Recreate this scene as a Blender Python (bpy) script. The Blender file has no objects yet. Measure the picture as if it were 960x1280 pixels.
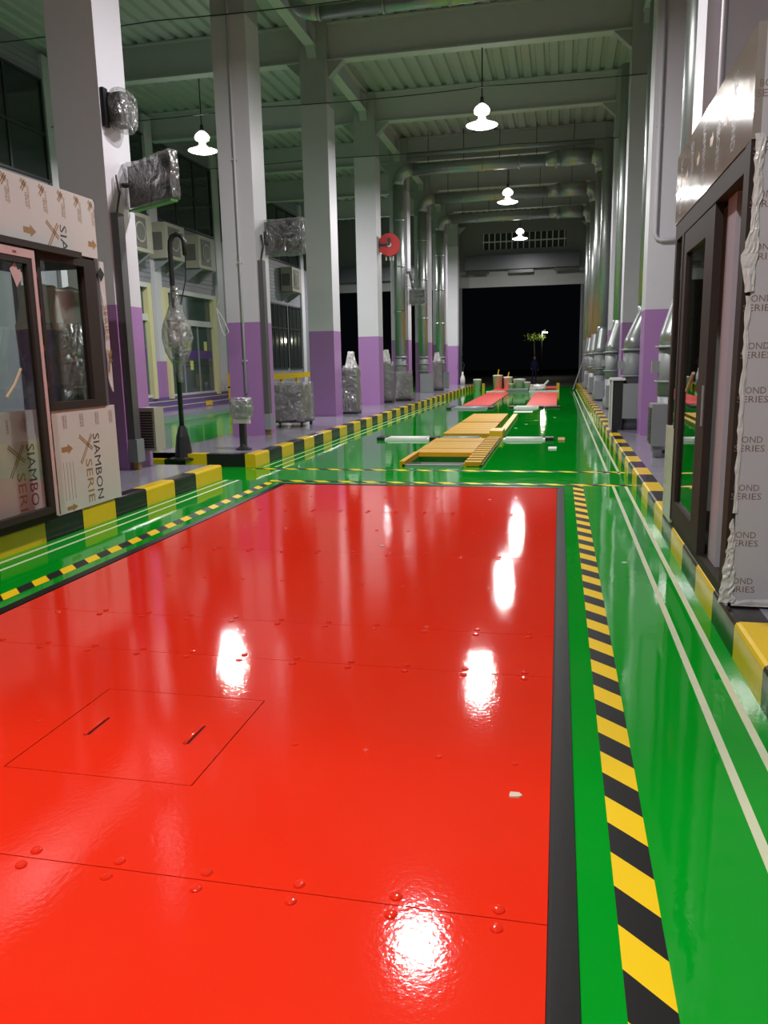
import bpy, bmesh, math, random
from mathutils import Vector, Matrix
random.seed(7)
sc = bpy.context.scene
C = sc.collection

# ------------------------------------------------------------------ camera, world, exposure
cd = bpy.data.cameras.new('camera'); cam = bpy.data.objects.new('camera', cd); C.objects.link(cam)
cd.sensor_fit = 'VERTICAL'; cd.sensor_height = 36.0; cd.sensor_width = 27.0
cd.lens = 36.0 * 984.389 / 1280.0
cd.clip_start = 0.05; cd.clip_end = 400
def _cam_matrix(yaw, pit, roll, h):
    def rx(a): c, s = math.cos(a), math.sin(a); return Matrix(((1,0,0),(0,c,-s),(0,s,c)))
    def ry(a): c, s = math.cos(a), math.sin(a); return Matrix(((c,0,s),(0,1,0),(-s,0,c)))
    def rz(a): c, s = math.cos(a), math.sin(a); return Matrix(((c,-s,0),(s,c,0),(0,0,1)))
    M = rz(roll) @ rx(pit) @ ry(yaw)          # (right, down, forward) of the hall -> of the camera
    rows = (M.col[0], M.col[2], -M.col[1])    # hall X, Y, Z in camera coordinates
    R = Matrix(rows)
    right = Vector((R[0][0], R[1][0], R[2][0])); down = Vector((R[0][1], R[1][1], R[2][1])); fwd = Vector((R[0][2], R[1][2], R[2][2]))
    m = Matrix((right, -down, -fwd)).transposed().to_4x4()
    m.translation = Vector((0, 0, h))
    return m
cam.matrix_world = _cam_matrix(0.2193, 0.1888, -0.0197, 1.55)
sc.camera = cam

w = bpy.data.worlds.new('night'); sc.world = w; w.use_nodes = True
w.node_tree.nodes['Background'].inputs[0].default_value = (0.010, 0.012, 0.016, 1)
w.node_tree.nodes['Background'].inputs[1].default_value = 0.12
LAMP_W = 410.0          # each high-bay lamp of the hall
CANOPY_W = 300.0        # lamp under the entrance canopy behind the photographer
sc.view_settings.view_transform = 'Standard'; sc.view_settings.look = 'None'
sc.view_settings.gamma = 1.0; sc.view_settings.exposure = 0.08
sc.view_settings.use_curve_mapping = False

# ------------------------------------------------------------------ materials
MATS = {}
def mat(name, col, rough=0.5, metal=0.0, var=0.0, vscale=3.0, bump=0.0, bscale=20.0, coat=0.0, spec=0.5, emit=None, estr=0.0, rvar=0.0, stretch=None):
    if name in MATS: return MATS[name]
    m = bpy.data.materials.new(name); m.use_nodes = True
    nt = m.node_tree; b = nt.nodes['Principled BSDF']
    b.inputs['Base Color'].default_value = (*col, 1); b.inputs['Roughness'].default_value = rough
    b.inputs['Metallic'].default_value = metal; b.inputs['Specular IOR Level'].default_value = spec
    b.inputs['Coat Weight'].default_value = coat; b.inputs['Coat Roughness'].default_value = 0.05
    if emit: b.inputs['Emission Color'].default_value = (*emit, 1); b.inputs['Emission Strength'].default_value = estr
    tc = nt.nodes.new('ShaderNodeTexCoord'); mp = nt.nodes.new('ShaderNodeMapping')
    nt.links.new(tc.outputs['Object'], mp.inputs[0])
    if stretch: mp.inputs['Scale'].default_value = stretch
    if var > 0:
        n = nt.nodes.new('ShaderNodeTexNoise'); n.inputs['Scale'].default_value = vscale; n.inputs['Detail'].default_value = 5
        nt.links.new(mp.outputs[0], n.inputs['Vector'])
        mx = nt.nodes.new('ShaderNodeMix'); mx.data_type = 'RGBA'
        mx.inputs[6].default_value = (*[c * (1 - var) for c in col], 1); mx.inputs[7].default_value = (*[min(1, c * (1 + var)) for c in col], 1)
        nt.links.new(n.outputs[0], mx.inputs[0]); nt.links.new(mx.outputs[2], b.inputs['Base Color'])
        if rvar > 0:
            r = nt.nodes.new('ShaderNodeMapRange'); r.inputs[1].default_value = 0.3; r.inputs[2].default_value = 0.7
            r.inputs[3].default_value = max(0, rough - rvar); r.inputs[4].default_value = rough + rvar
            nt.links.new(n.outputs[0], r.inputs[0]); nt.links.new(r.outputs[0], b.inputs['Roughness'])
    if bump > 0:
        n2 = nt.nodes.new('ShaderNodeTexNoise'); n2.inputs['Scale'].default_value = bscale; n2.inputs['Detail'].default_value = 4
        nt.links.new(mp.outputs[0], n2.inputs['Vector'])
        bp = nt.nodes.new('ShaderNodeBump'); bp.inputs['Strength'].default_value = bump; bp.inputs['Distance'].default_value = 0.02
        nt.links.new(n2.outputs[0], bp.inputs['Height']); nt.links.new(bp.outputs[0], b.inputs['Normal'])
    MATS[name] = m
    return m

def wavy_floor(name, col, rough, var, vscale, big, bigscale, fine, finescale, spec=0.5):
    m = mat(name, col, rough, 0, var, vscale, spec=spec)
    nt = m.node_tree; b = nt.nodes['Principled BSDF']
    tc = nt.nodes.new('ShaderNodeTexCoord')
    a = nt.nodes.new('ShaderNodeTexNoise'); a.inputs['Scale'].default_value = bigscale; a.inputs['Detail'].default_value = 2
    c = nt.nodes.new('ShaderNodeTexNoise'); c.inputs['Scale'].default_value = finescale; c.inputs['Detail'].default_value = 3
    for n in (a, c): nt.links.new(tc.outputs['Object'], n.inputs['Vector'])
    b1 = nt.nodes.new('ShaderNodeBump'); b1.inputs['Strength'].default_value = 1; b1.inputs['Distance'].default_value = big
    b2 = nt.nodes.new('ShaderNodeBump'); b2.inputs['Strength'].default_value = 1; b2.inputs['Distance'].default_value = fine
    nt.links.new(a.outputs[0], b1.inputs['Height']); nt.links.new(c.outputs[0], b2.inputs['Height'])
    nt.links.new(b1.outputs[0], b2.inputs['Normal']); nt.links.new(b2.outputs[0], b.inputs['Normal'])
    return m

def hazard(name, dirx, diry, period, c1, c2, off=0.0):
    if name in MATS: return MATS[name]
    m = mat(name, c1, 0.4, spec=0.15)
    nt = m.node_tree; b = nt.nodes['Principled BSDF']
    tc = nt.nodes.new('ShaderNodeTexCoord'); sx = nt.nodes.new('ShaderNodeSeparateXYZ'); nt.links.new(tc.outputs['Object'], sx.inputs[0])
    def M(op, a, v):
        n = nt.nodes.new('ShaderNodeMath'); n.operation = op
        for i, q in enumerate((a, v)):
            if isinstance(q, (int, float)): n.inputs[i].default_value = q
            else: nt.links.new(q, n.inputs[i])
        return n.outputs[0]
    s = M('ADD', M('MULTIPLY', sx.outputs[0], dirx / period), M('MULTIPLY', sx.outputs[1], diry / period))
    g = M('GREATER_THAN', M('FRACT', M('ADD', s, off), 0), 0.5)
    mx = nt.nodes.new('ShaderNodeMix'); mx.data_type = 'RGBA'; mx.inputs[6].default_value = (*c1, 1); mx.inputs[7].default_value = (*c2, 1)
    nt.links.new(g, mx.inputs[0]); nt.links.new(mx.outputs[2], b.inputs['Base Color'])
    return m

def schlick(nt, f0, normal=None):
    lw = nt.nodes.new('ShaderNodeLayerWeight')          # facing = 1 - |cos|, alike on both sides of a thin sheet
    if normal is not None: nt.links.new(normal, lw.inputs['Normal'])
    p = nt.nodes.new('ShaderNodeMath'); p.operation = 'POWER'; p.inputs[1].default_value = 5.0; nt.links.new(lw.outputs['Facing'], p.inputs[0])
    a = nt.nodes.new('ShaderNodeMath'); a.operation = 'MULTIPLY_ADD'; a.inputs[1].default_value = 1-f0; a.inputs[2].default_value = f0; nt.links.new(p.outputs[0], a.inputs[0])
    return a.outputs[0]
def glass(name, tint, gloss_tint=(1, 1, 1), rough=0.0, ior=1.5):
    if name in MATS: return MATS[name]
    m = bpy.data.materials.new(name); m.use_nodes = True; nt = m.node_tree; nt.nodes.clear()
    o = nt.nodes.new('ShaderNodeOutputMaterial'); t = nt.nodes.new('ShaderNodeBsdfTransparent'); g = nt.nodes.new('ShaderNodeBsdfGlossy')
    t.inputs[0].default_value = (*tint, 1); g.inputs['Color'].default_value = (*gloss_tint, 1); g.inputs['Roughness'].default_value = rough
    mx = nt.nodes.new('ShaderNodeMixShader')
    nt.links.new(schlick(nt, 0.04), mx.inputs[0]); nt.links.new(t.outputs[0], mx.inputs[1]); nt.links.new(g.outputs[0], mx.inputs[2]); nt.links.new(mx.outputs[0], o.inputs[0])
    MATS[name] = m
    return m

def film(name, milk, col, bscale=3.0, bstr=1.0, rough=0.14):
    """wrinkled stretch film: part see-through, part milky plastic, with shiny creases"""
    if name in MATS: return MATS[name]
    m = bpy.data.materials.new(name); m.use_nodes = True; nt = m.node_tree; nt.nodes.clear(); N = nt.nodes.new; L = nt.links.new
    out = N('ShaderNodeOutputMaterial'); tc = N('ShaderNodeTexCoord')
    n = N('ShaderNodeTexNoise'); n.inputs['Scale'].default_value = bscale; n.inputs['Detail'].default_value = 3; n.inputs['Distortion'].default_value = 2.2
    L(tc.outputs['Object'], n.inputs['Vector'])
    n2 = N('ShaderNodeTexNoise'); n2.noise_type = 'RIDGED_MULTIFRACTAL'; n2.inputs['Scale'].default_value = bscale*1.3; n2.inputs['Detail'].default_value = 3; n2.inputs['Distortion'].default_value = 1.2
    L(tc.outputs['Object'], n2.inputs['Vector'])
    b1 = N('ShaderNodeBump'); b1.inputs['Strength'].default_value = bstr; b1.inputs['Distance'].default_value = 0.12; L(n.outputs[0], b1.inputs['Height'])
    b2 = N('ShaderNodeBump'); b2.inputs['Strength'].default_value = bstr*.8; b2.inputs['Distance'].default_value = 0.04; L(n2.outputs[0], b2.inputs['Height']); L(b1.outputs[0], b2.inputs['Normal'])
    t = N('ShaderNodeBsdfTransparent'); t.inputs[0].default_value = (.96, .96, .96, 1); d = N('ShaderNodeBsdfDiffuse'); d.inputs[0].default_value = (*col, 1)
    g = N('ShaderNodeBsdfGlossy'); g.inputs['Roughness'].default_value = rough; g.inputs['Color'].default_value = (.9, .9, .9, 1); L(b2.outputs[0], g.inputs['Normal']); L(b1.outputs[0], d.inputs['Normal'])
    mr = N('ShaderNodeMapRange'); mr.inputs[1].default_value = 0.35; mr.inputs[2].default_value = 0.68; mr.inputs[3].default_value = max(0, milk-.22); mr.inputs[4].default_value = min(1, milk+.22); L(n.outputs[0], mr.inputs[0])
    mx = N('ShaderNodeMixShader'); L(mr.outputs[0], mx.inputs[0]); L(t.outputs[0], mx.inputs[1]); L(d.outputs[0], mx.inputs[2])
    mx2 = N('ShaderNodeMixShader'); L(schlick(nt, 0.12, b2.outputs[0]), mx2.inputs[0]); L(mx.outputs[0], mx2.inputs[1]); L(g.outputs[0], mx2.inputs[2]); L(mx2.outputs[0], out.inputs[0])
    MATS[name] = m
    return m

RED = (0.76, 0.024, 0.007); GREEN = (0.0, 0.285, 0.013); YEL = (0.82, 0.54, 0.008); BLK = (0.014, 0.012, 0.012)
M_green = wavy_floor('green_epoxy', GREEN, 0.045, 0.10, 0.6, 0.0035, 1.3, 0.0002, 40, spec=0.38)
M_red = wavy_floor('red_enamel', RED, 0.05, 0.05, 1.2, 0.0014, 1.5, 0.00036, 60)
M_redpad = mat('red_pad', (0.80, 0.055, 0.045), 0.45, var=0.1)
M_blackstrip = mat('black_strip', (0.008, 0.007, 0.007), 0.35, bump=0.02, bscale=30, spec=0.15)
M_gap = mat('dark_gap', (0.01, 0.004, 0.004), 0.7)
M_yel = mat('kerb_yellow', YEL, 0.2, var=0.06, vscale=5, bump=0.12, bscale=8)
M_blk = mat('kerb_black', BLK, 0.2, var=0.2, vscale=5, bump=0.12, bscale=8)
M_plat = wavy_floor('grey_epoxy', (0.26, 0.25, 0.30), 0.14, 0.12, 1.5, 0.002, 2.0, 0.0002, 40)
M_white = mat('white_paint', (0.62, 0.60, 0.655), 0.45, var=0.04, vscale=1.2, bump=0.04, bscale=4)
M_grey = mat('grey_steel_paint', (0.40, 0.41, 0.41), 0.5, var=0.06)
M_purple = mat('purple_paint', (0.38, 0.185, 0.44), 0.4, var=0.05, vscale=1.5)
M_deck = mat('deck_sheet', (0.50, 0.52, 0.51), 0.42, 0.15, var=0.06, vscale=1)
M_beam = mat('beam_paint', (0.55, 0.56, 0.56), 0.45, var=0.05)
M_flange = M_beam
M_galv = mat('galvanised', (0.42, 0.45, 0.44), 0.36, 0.8, var=0.12, vscale=6, bump=0.04, bscale=12)
M_fangrey = mat('fan_grey', (0.26, 0.28, 0.29), 0.5, 0.1, var=0.06)
M_dark = mat('dark_metal', (0.02, 0.02, 0.022), 0.35)
M_brown = mat('brown_aluminium', (0.036, 0.026, 0.022), 0.6, 0.0, spec=0.2, var=0.15, vscale=4)
M_channel = mat('cable_channel', (0.13, 0.125, 0.13), 0.4, 0.3)
M_lilac = mat('lilac_floor', (0.30, 0.25, 0.36), 0.2, var=0.08)
M_purplestep = mat('purple_step', (0.16, 0.10, 0.26), 0.35, var=0.06)
M_wall = mat('wall_siding', (0.27, 0.27, 0.31), 0.5, var=0.05)
M_endwall = mat('end_wall', (0.17, 0.175, 0.17), 0.5, var=0.05)
M_shutter = mat('shutter_box', (0.075, 0.08, 0.09), 0.4, 0.2)
M_cream = mat('cream_reveal', (0.66, 0.62, 0.34), 0.5)
M_winglass = mat('dark_window_glass', (0.035, 0.042, 0.042), 0.06, spec=0.6)
M_doorglass = mat('green_door_glass', (0.075, 0.105, 0.095), 0.05, spec=0.6, var=0.3, vscale=0.7)
M_frame = mat('dark_window_frame', (0.03, 0.033, 0.035), 0.4)
M_wframe = mat('white_frame', (0.58, 0.58, 0.58), 0.4)
M_acwhite = mat('ac_case', (0.36, 0.34, 0.27), 0.45, var=0.05)
M_acdark = mat('ac_fan', (0.12, 0.12, 0.11), 0.5)
M_tape = mat('pale_tape', (0.58, 0.60, 0.42), 0.35, var=0.1, vscale=8)
M_panel = mat('film_panel', (0.60, 0.565, 0.54), 0.30, var=0.05, vscale=2, bump=0.05, bscale=6)
M_panelmetal = mat('film_panel_brushed', (0.30, 0.265, 0.24), 0.11, 0.0, var=0.1, vscale=3, bump=0.06, bscale=4, spec=0.35)
M_endpanel = mat('grey_film_panel', (0.52, 0.50, 0.53), 0.30, var=0.04, vscale=2, bump=0.05, bscale=5)
M_ink = mat('dark_ink', (0.05, 0.045, 0.05), 0.4); M_ink2 = mat('brown_ink', (0.34, 0.19, 0.07), 0.4); M_ink3 = mat('rust_ink', (0.22, 0.14, 0.12), 0.4)
M_pinkfilm = mat('pink_film', (0.62, 0.42, 0.41), 0.35, var=0.12, vscale=9); M_redink = mat('red_ink', (0.28, 0.03, 0.035), 0.4)
M_wrap = film('stretch_film', 0.33, (0.42, 0.43, 0.41), 3.5)
M_wrapdark = film('stretch_film_tight', 0.06, (0.45, 0.45, 0.45), 3.0)
M_milk = film('milky_bag', 0.95, (0.72, 0.73, 0.70), 3.0, 0.5, 0.25)
M_glassclear = glass('pane_glass', (0.90, 0.93, 0.91)); M_glassgreen = glass('door_glass_right', (0.72, 0.80, 0.74))
M_plyyel = mat('yellow_board', (0.56, 0.30, 0.008), 0.5, spec=0.2, var=0.12, vscale=6)
M_pit = mat('pit_wall', (0.66, 0.63, 0.63), 0.5, var=0.15)
M_alu = mat('white_roller_plate', (0.80, 0.81, 0.78), 0.6, 0.0, var=0.1, vscale=8)
M_reelred = mat('reel_red', (0.55, 0.02, 0.02), 0.35)
M_bucket = mat('bucket_white', (0.68, 0.68, 0.66), 0.45, var=0.06)
M_yelrail = mat('rail_yellow', (0.72, 0.46, 0.02), 0.35)
M_note = mat('yellow_notice', (0.62, 0.62, 0.16), 0.5)
M_bandpurple = mat('purple_band', (0.09, 0.03, 0.22), 0.4)
M_lens = mat('lamp_lens', (0.9, 0.9, 0.9), 0.4, emit=(1.0, 0.95, 0.86), estr=9.0)
M_cap = mat('lamp_cap', (0.9, 0.9, 0.9), 0.4, emit=(1.0, 0.95, 0.86), estr=7.0)
M_asph = mat('asphalt', (0.03, 0.03, 0.032), 0.8, var=0.2)
M_leaf = mat('leaf', (0.11, 0.16, 0.02), 0.5, var=0.3)
M_bark = mat('bark', (0.06, 0.045, 0.03), 0.8)
M_skin = mat('skin', (0.45, 0.26, 0.18), 0.5); M_navy = mat('navy_cloth', (0.02, 0.02, 0.09), 0.8); M_hair = mat('black_hair', (0.01, 0.01, 0.01), 0.5)
M_greenedge = mat('green_edge', (0.10, 0.34, 0.09), 0.4)

# ------------------------------------------------------------------ mesh helpers
class MB:
    def __init__(s): s.v = []; s.f = []
    def add(s, vs, fs):
        o = len(s.v); s.v += [tuple(v) for v in vs]; s.f += [tuple(i + o for i in f) for f in fs]; return s
    def box(s, x0, x1, y0, y1, z0, z1):
        return s.add([(x0,y0,z0),(x1,y0,z0),(x1,y1,z0),(x0,y1,z0),(x0,y0,z1),(x1,y0,z1),(x1,y1,z1),(x0,y1,z1)],
                     [(0,3,2,1),(4,5,6,7),(0,1,5,4),(1,2,6,5),(2,3,7,6),(3,0,4,7)])
    def quad(s, a, b, c, d): return s.add([a, b, c, d], [(0,1,2,3)])
    def prism(s, pts, axis, a, b):
        def P(p, t):
            return {'x': (t, p[0], p[1]), 'y': (p[0], t, p[1]), 'z': (p[0], p[1], t)}[axis]
        n = len(pts)
        return s.add([P(p, a) for p in pts] + [P(p, b) for p in pts],
                     [tuple(range(n))[::-1], tuple(range(n, 2*n))] + [(i, (i+1) % n, n + (i+1) % n, n + i) for i in range(n)])
    def tube(s, path, r, n=10, caps=True):
        path = [Vector(p) for p in path]; rs = r if isinstance(r, (list, tuple)) else [r] * len(path)
        rings = []; up = None
        for i, p in enumerate(path):
            t = (path[min(i+1, len(path)-1)] - path[max(i-1, 0)]).normalized()
            if up is None:
                up = Vector((0,0,1)) if abs(t.z) < 0.9 else Vector((1,0,0))
            u = (up - t * up.dot(t))
            if u.length < 1e-4: u = t.orthogonal()
            u.normalize(); v = t.cross(u); up = u
            rings.append([p + (u * math.cos(2*math.pi*k/n) + v * math.sin(2*math.pi*k/n)) * rs[i] for k in range(n)])
        vs = [q for ring in rings for q in ring]; fs = []
        for i in range(len(path)-1):
            for k in range(n): fs.append((i*n+k, i*n+(k+1) % n, (i+1)*n+(k+1) % n, (i+1)*n+k))
        if caps: fs += [tuple(range(n))[::-1], tuple(range((len(path)-1)*n, len(path)*n))]
        return s.add(vs, fs)
    def lathe(s, prof, cx, cy, n=20):
        vs = [(cx + r*math.cos(2*math.pi*k/n), cy + r*math.sin(2*math.pi*k/n), z) for r, z in prof for k in range(n)]
        fs = [(i*n+k, i*n+(k+1) % n, (i+1)*n+(k+1) % n, (i+1)*n+k) for i in range(len(prof)-1) for k in range(n)]
        fs += [tuple(range(n))[::-1], tuple(range((len(prof)-1)*n, len(prof)*n))]
        return s.add(vs, fs)
    def mesh(s, name, m=None, smooth=False):
        me = bpy.data.meshes.new(name); me.from_pydata(s.v, [], s.f)
        if m: me.materials.append(m)
        bm = bmesh.new(); bm.from_mesh(me); bmesh.ops.recalc_face_normals(bm, faces=bm.faces); bm.to_mesh(me); bm.free()
        if smooth:
            for p in me.polygons: p.use_smooth = len(p.vertices) <= 4
        me.update(); return me
    def build(s, name, m, parent=None, smooth=False, loc=None):
        o = bpy.data.objects.new(name, s.mesh(name, m, smooth)); C.objects.link(o)
        if parent: o.parent = parent
        if loc: o.location = loc
        return o
def B(*a): return MB().box(*a)
def inst(name, me, parent=None, loc=(0,0,0), rz=0.0):
    o = bpy.data.objects.new(name, me); C.objects.link(o); o.location = loc; o.rotation_euler = (0,0,rz)
    if parent: o.parent = parent
    return o
def tag(o, label, cat, group=None, kind=None):
    o['label'] = label; o['category'] = cat
    if group: o['group'] = group
    if kind: o['kind'] = kind
    return o
def thing(name, label, cat, loc=(0,0,0), rz=0.0, group=None, kind=None):
    o = bpy.data.objects.new(name, None); C.objects.link(o); o.location = loc; o.rotation_euler = (0,0,rz); o.empty_display_size = 0.1
    return tag(o, label, cat, group, kind)
def subdivide_noise(o, cuts, amp, scale=3.0, seed=0, keep=None):
    """crumple a mesh: subdivide and push vertices along a noise field"""
    from mathutils import noise
    bm = bmesh.new(); bm.from_mesh(o.data)
    if cuts: bmesh.ops.subdivide_edges(bm, edges=bm.edges[:], cuts=cuts, use_grid_fill=True)
    for v in bm.verts:
        p = v.co * scale + Vector((seed * 7.3, seed * 3.1, 0))
        d = noise.noise_vector(p) + 0.5 * noise.noise_vector(p * 2.7)
        if keep and keep(v.co): continue
        v.co += d * amp
    bmesh.ops.recalc_face_normals(bm, faces=bm.faces)
    bm.to_mesh(o.data); bm.free()
    return o
def text_mesh(body, length, height):
    cu = bpy.data.curves.new('lettering', 'FONT'); cu.body = body; cu.size = 1; cu.resolution_u = 2
    t = bpy.data.objects.new('lettering', cu); C.objects.link(t)
    bpy.context.view_layer.update()
    me = bpy.data.meshes.new_from_object(t.evaluated_get(bpy.context.evaluated_depsgraph_get()))
    bpy.data.objects.remove(t); bpy.data.curves.remove(cu)
    xs = [v.co.x for v in me.vertices]; ys = [v.co.y for v in me.vertices]
    x0, x1, y0, y1 = min(xs), max(xs), min(ys), max(ys)
    for v in me.vertices: v.co = ((v.co.x - x0) / (x1 - x0) * length, (v.co.y - y0) / (y1 - y0) * height, 0)
    return me
_tc = {}
def letters(body, length, height, origin, xd, yd, m, parent, name='lettering'):
    """flat print: origin, reading direction and letter-up direction in hall coordinates; the parent lies at the hall's origin frame"""
    key = (body, round(length, 4), round(height, 4), m.name)
    if key not in _tc:
        me = text_mesh(body, length, height); me.materials.clear(); me.materials.append(m); _tc[key] = me
    o = bpy.data.objects.new(name, _tc[key]); C.objects.link(o)
    xd, yd = Vector(xd), Vector(yd); zd = xd.cross(yd)
    mt = Matrix((xd, yd, zd)).transposed().to_4x4(); mt.translation = Vector(origin)
    o.parent = parent; o.matrix_basis = mt
    return o

# ------------------------------------------------------------------ hall dimensions
COLY = [9.4, 14.4, 19.5, 24.6, 29.7, 34.8, 39.9, 44.65]
LX0, LX1 = -6.2, -5.55          # left column row
RX0, RX1 = 1.40, 2.05           # right column row
YEND = 45.35; ROOF = 9.45; WL = -13.0; WR = 4.2; YFRONT = -0.9

# floor (with the inspection pit left open)
PX0, PX1, PY0, PY1 = -2.25, -1.37, 11.5, 12.95
f = MB()
for (x0, x1, y0, y1) in ((-11.4, PX0, -4, YEND+.3), (PX1, WR, -4, YEND+.3), (PX0, PX1, -4, PY0), (PX0, PX1, PY1, YEND+.3)):
    f.box(x0, x1, y0, y1, -0.12, 0)
tag(f.build('floor', M_green), 'glossy green epoxy floor of the inspection hall', 'floor', kind='structure')
tag(B(WL, -11.4, -4, YEND, -0.12, 0.10).build('floor_walkway', M_lilac), 'lilac grey raised walkway along the left building wall', 'floor', kind='structure')
tag(B(-40, 40, YEND+.3, 120, -0.14, -0.02).build('floor_outside', M_asph), 'dark asphalt yard outside the far door openings', 'ground', kind='structure')
p = thing('inspection_pit', 'grey walled inspection pit opening in front of the yellow boards', 'pit', kind='structure')
B(PX0-.1, PX0, PY0-.1, PY1+.1, -0.6, -0.12).build('pit_wall', M_pit, p); B(PX1, PX1+.1, PY0-.1, PY1+.1, -0.6, -0.12).build('pit_wall', M_pit, p)
B(PX0, PX1, PY0-.1, PY0, -0.6, -0.12).build('pit_wall', M_pit, p); B(PX0, PX1, PY1, PY1+.1, -0.6, -0.12).build('pit_wall', M_pit, p)
B(PX0, PX1, PY0, PY1, -0.7, -0.6).build('pit_floor', M_pit, p)
for k in range(2): B(PX0+.05, PX0+.45, 12.35+.28*k, 12.63+.28*k, -0.6, -.45+.15*k).build('pit_step', M_pit, p)

# platforms and kerbs
KW = 0.17; KH = 0.20; KL = 0.60
tag(B(-6.3, -4.5-KW, 2.0, 10.0, 0, KH-.004).build('platform', M_plat), 'grey epoxy platform under the left booth', 'platform', kind='structure')
tag(B(-6.3, -4.5-KW, 11.25+KW, YEND, 0, KH-.004).build('platform', M_plat), 'long grey epoxy platform carrying the left row of columns', 'platform', kind='structure')
tag(B(0.91+KW, WR, 0.5, YEND, 0, KH-.004).build('platform', M_plat), 'lilac grey platform carrying the right row of columns and booth', 'platform', kind='structure')
def kerb_mesh(L, sgn, name, m):
    r = 0.025
    prof = [(0,0),(0,KH-r),(sgn*r*0.3,KH-r*0.3),(sgn*r,KH),(sgn*KW,KH),(sgn*KW,0)]
    return MB().prism(prof, 'y', 0, L).mesh(name, m)
KM = {(s, c): kerb_mesh(KL, s, 'kerb_block', M_yel if c else M_blk) for s in (1, -1) for c in (0, 1)}
def kerb(label, x, sgn, ys, first):
    k = thing('kerb', label, 'kerb', (x, ys[0], 0), kind='structure')
    for i in range(len(ys)-1):
        L = ys[i+1] - ys[i]
        o = inst('kerb_block', KM[(sgn, (i + first) % 2)], k, (0, ys[i]-ys[0], 0))
        o.scale.y = L / KL
    return k
# left kerb beside the booth: block joints measured on the floor line
yl = [2.2, 2.85, 3.5, 4.15, 4.8, 5.5, 6.13, 6.72, 7.3, 7.95, 8.62, 9.2, 10.0]
kl = kerb('black and yellow kerb in front of the left booth', -4.5, -1, yl, 0)
k2 = thing('kerb', 'black and yellow kerb along the left row of columns', 'kerb', (-4.5, 11.25, 0), kind='structure')
y2 = [11.25 + KL*i for i in range(57)]
for i in range(56):
    inst('kerb_block', KM[(-1, (i+1) % 2)], k2, (0, KL*i, 0))
def front_block(x0, x1, zt, m): return B(x0+4.5, x1+4.5, 0.0, KW, 0, zt).build('kerb_block', m, k2)
front_block(-5.30, -4.5-KW, KH, M_blk); front_block(-5.66, -5.30, KH, M_yel); front_block(-6.02, -5.66, KH*0.55, M_blk); front_block(-6.3, -6.02, KH*0.55, M_yel)
B(-6.3+4.5, -4.5-KW+4.5, KW, KW+0.001, 0, KH-.004).build('kerb_back', M_plat, k2)
yr = [0.6 + 0.595*i for i in range(76)]
kr = kerb('black and yellow kerb along the right booth and right columns', 0.91, 1, yr, 0)

# red steel plate deck
deck = thing('steel_plate_deck', 'glossy red bolted steel plate deck filling the foreground', 'floor plates', (0, 0, 0))
RXa, RXb = -3.455, 0.0
B(RXa-.09, RXb+.082, 0.15, 9.70, 0.0, 0.0012).build('bedding', M_gap, deck)
def edge(x0, x1, y0, y1): B(x0, x1, y0, y1, 0.001, 0.0105).build('edge_strip', M_blackstrip, deck)
edge(RXb+.012, RXb+.082, 0.2, 9.69); edge(RXa-.09, RXa-.012, 0.2, 9.69); edge(RXa-.012, RXb+.012, 9.625, 9.69)
bolt_me = MB().lathe([(0.0195, 0.0), (0.0188, 0.002), (0.0165, 0.006), (0.010, 0.0078), (0.003, 0.008)], 0, 0, 12).mesh('bolt', M_red, True)
bolt_small = MB().lathe([(0.016, 0.0), (0.0155, 0.0015), (0.013, 0.0042), (0.006, 0.0055), (0.003, 0.0056)], 0, 0, 10).mesh('bolt', M_red, True)
seams = [0.21, 1.973, 3.735, 4.333, 6.087, 7.865, 9.618]
BX = [-0.136 - 0.2985*i for i in range(11)]
G = 0.0022
for i in range(len(seams)-1):
    y0, y1 = seams[i]+G, seams[i+1]-G
    if i == 1:
        hx0, hx1, hy0, hy1 = -2.109, -1.309, 2.474, 3.235
        pl = MB()
        pl.box(RXa, hx0-G, y0, y1, 0.0015, 0.008); pl.box(hx1+G, RXb, y0, y1, 0.0015, 0.008)
        pl.box(hx0-G, hx1+G, y0, hy0-G, 0.0015, 0.008); pl.box(hx0-G, hx1+G, hy1+G, y1, 0.0015, 0.008)
        plate = pl.build('plate', M_red, deck)
        h = B(hx0+G, hx1-G, hy0+G, hy1-G, 0.0015, 0.008).build('hatch', M_red, deck)
        for hx in (-1.942, -1.481):
            MB().tube([(hx-.002, 2.772, 0.007), (hx, 2.79, 0.013), (hx+.003, 2.925, 0.013), (hx+.005, 2.942, 0.007)], 0.008, 8).build('handle', M_red, h, True)
            B(hx-.016, hx+.014, 2.775, 2.94, 0.0079, 0.0084).build('handle_slot_shade', M_gap, h)  # no recess cut: flat dark strip paints the shade around the handle
    else:
        plate = B(RXa, RXb, y0, y1, 0.0015, 0.008).build('plate', M_red, deck)
    rows = []
    if i < 5: rows.append((seams[i+1]-0.04, 1))
    if i > 0: rows.append((seams[i]+0.037, 1))
    if seams[i+1]-seams[i] > 1: rows.append(((seams[i]+seams[i+1])/2, 0))
    for yy, big in rows:
        for bx in BX:
            if i == 1 and not big and hx0-.02 < bx < hx1+.02: continue
            inst('bolt', bolt_me if big else bolt_small, plate, (bx, yy, 0.0078))
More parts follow.
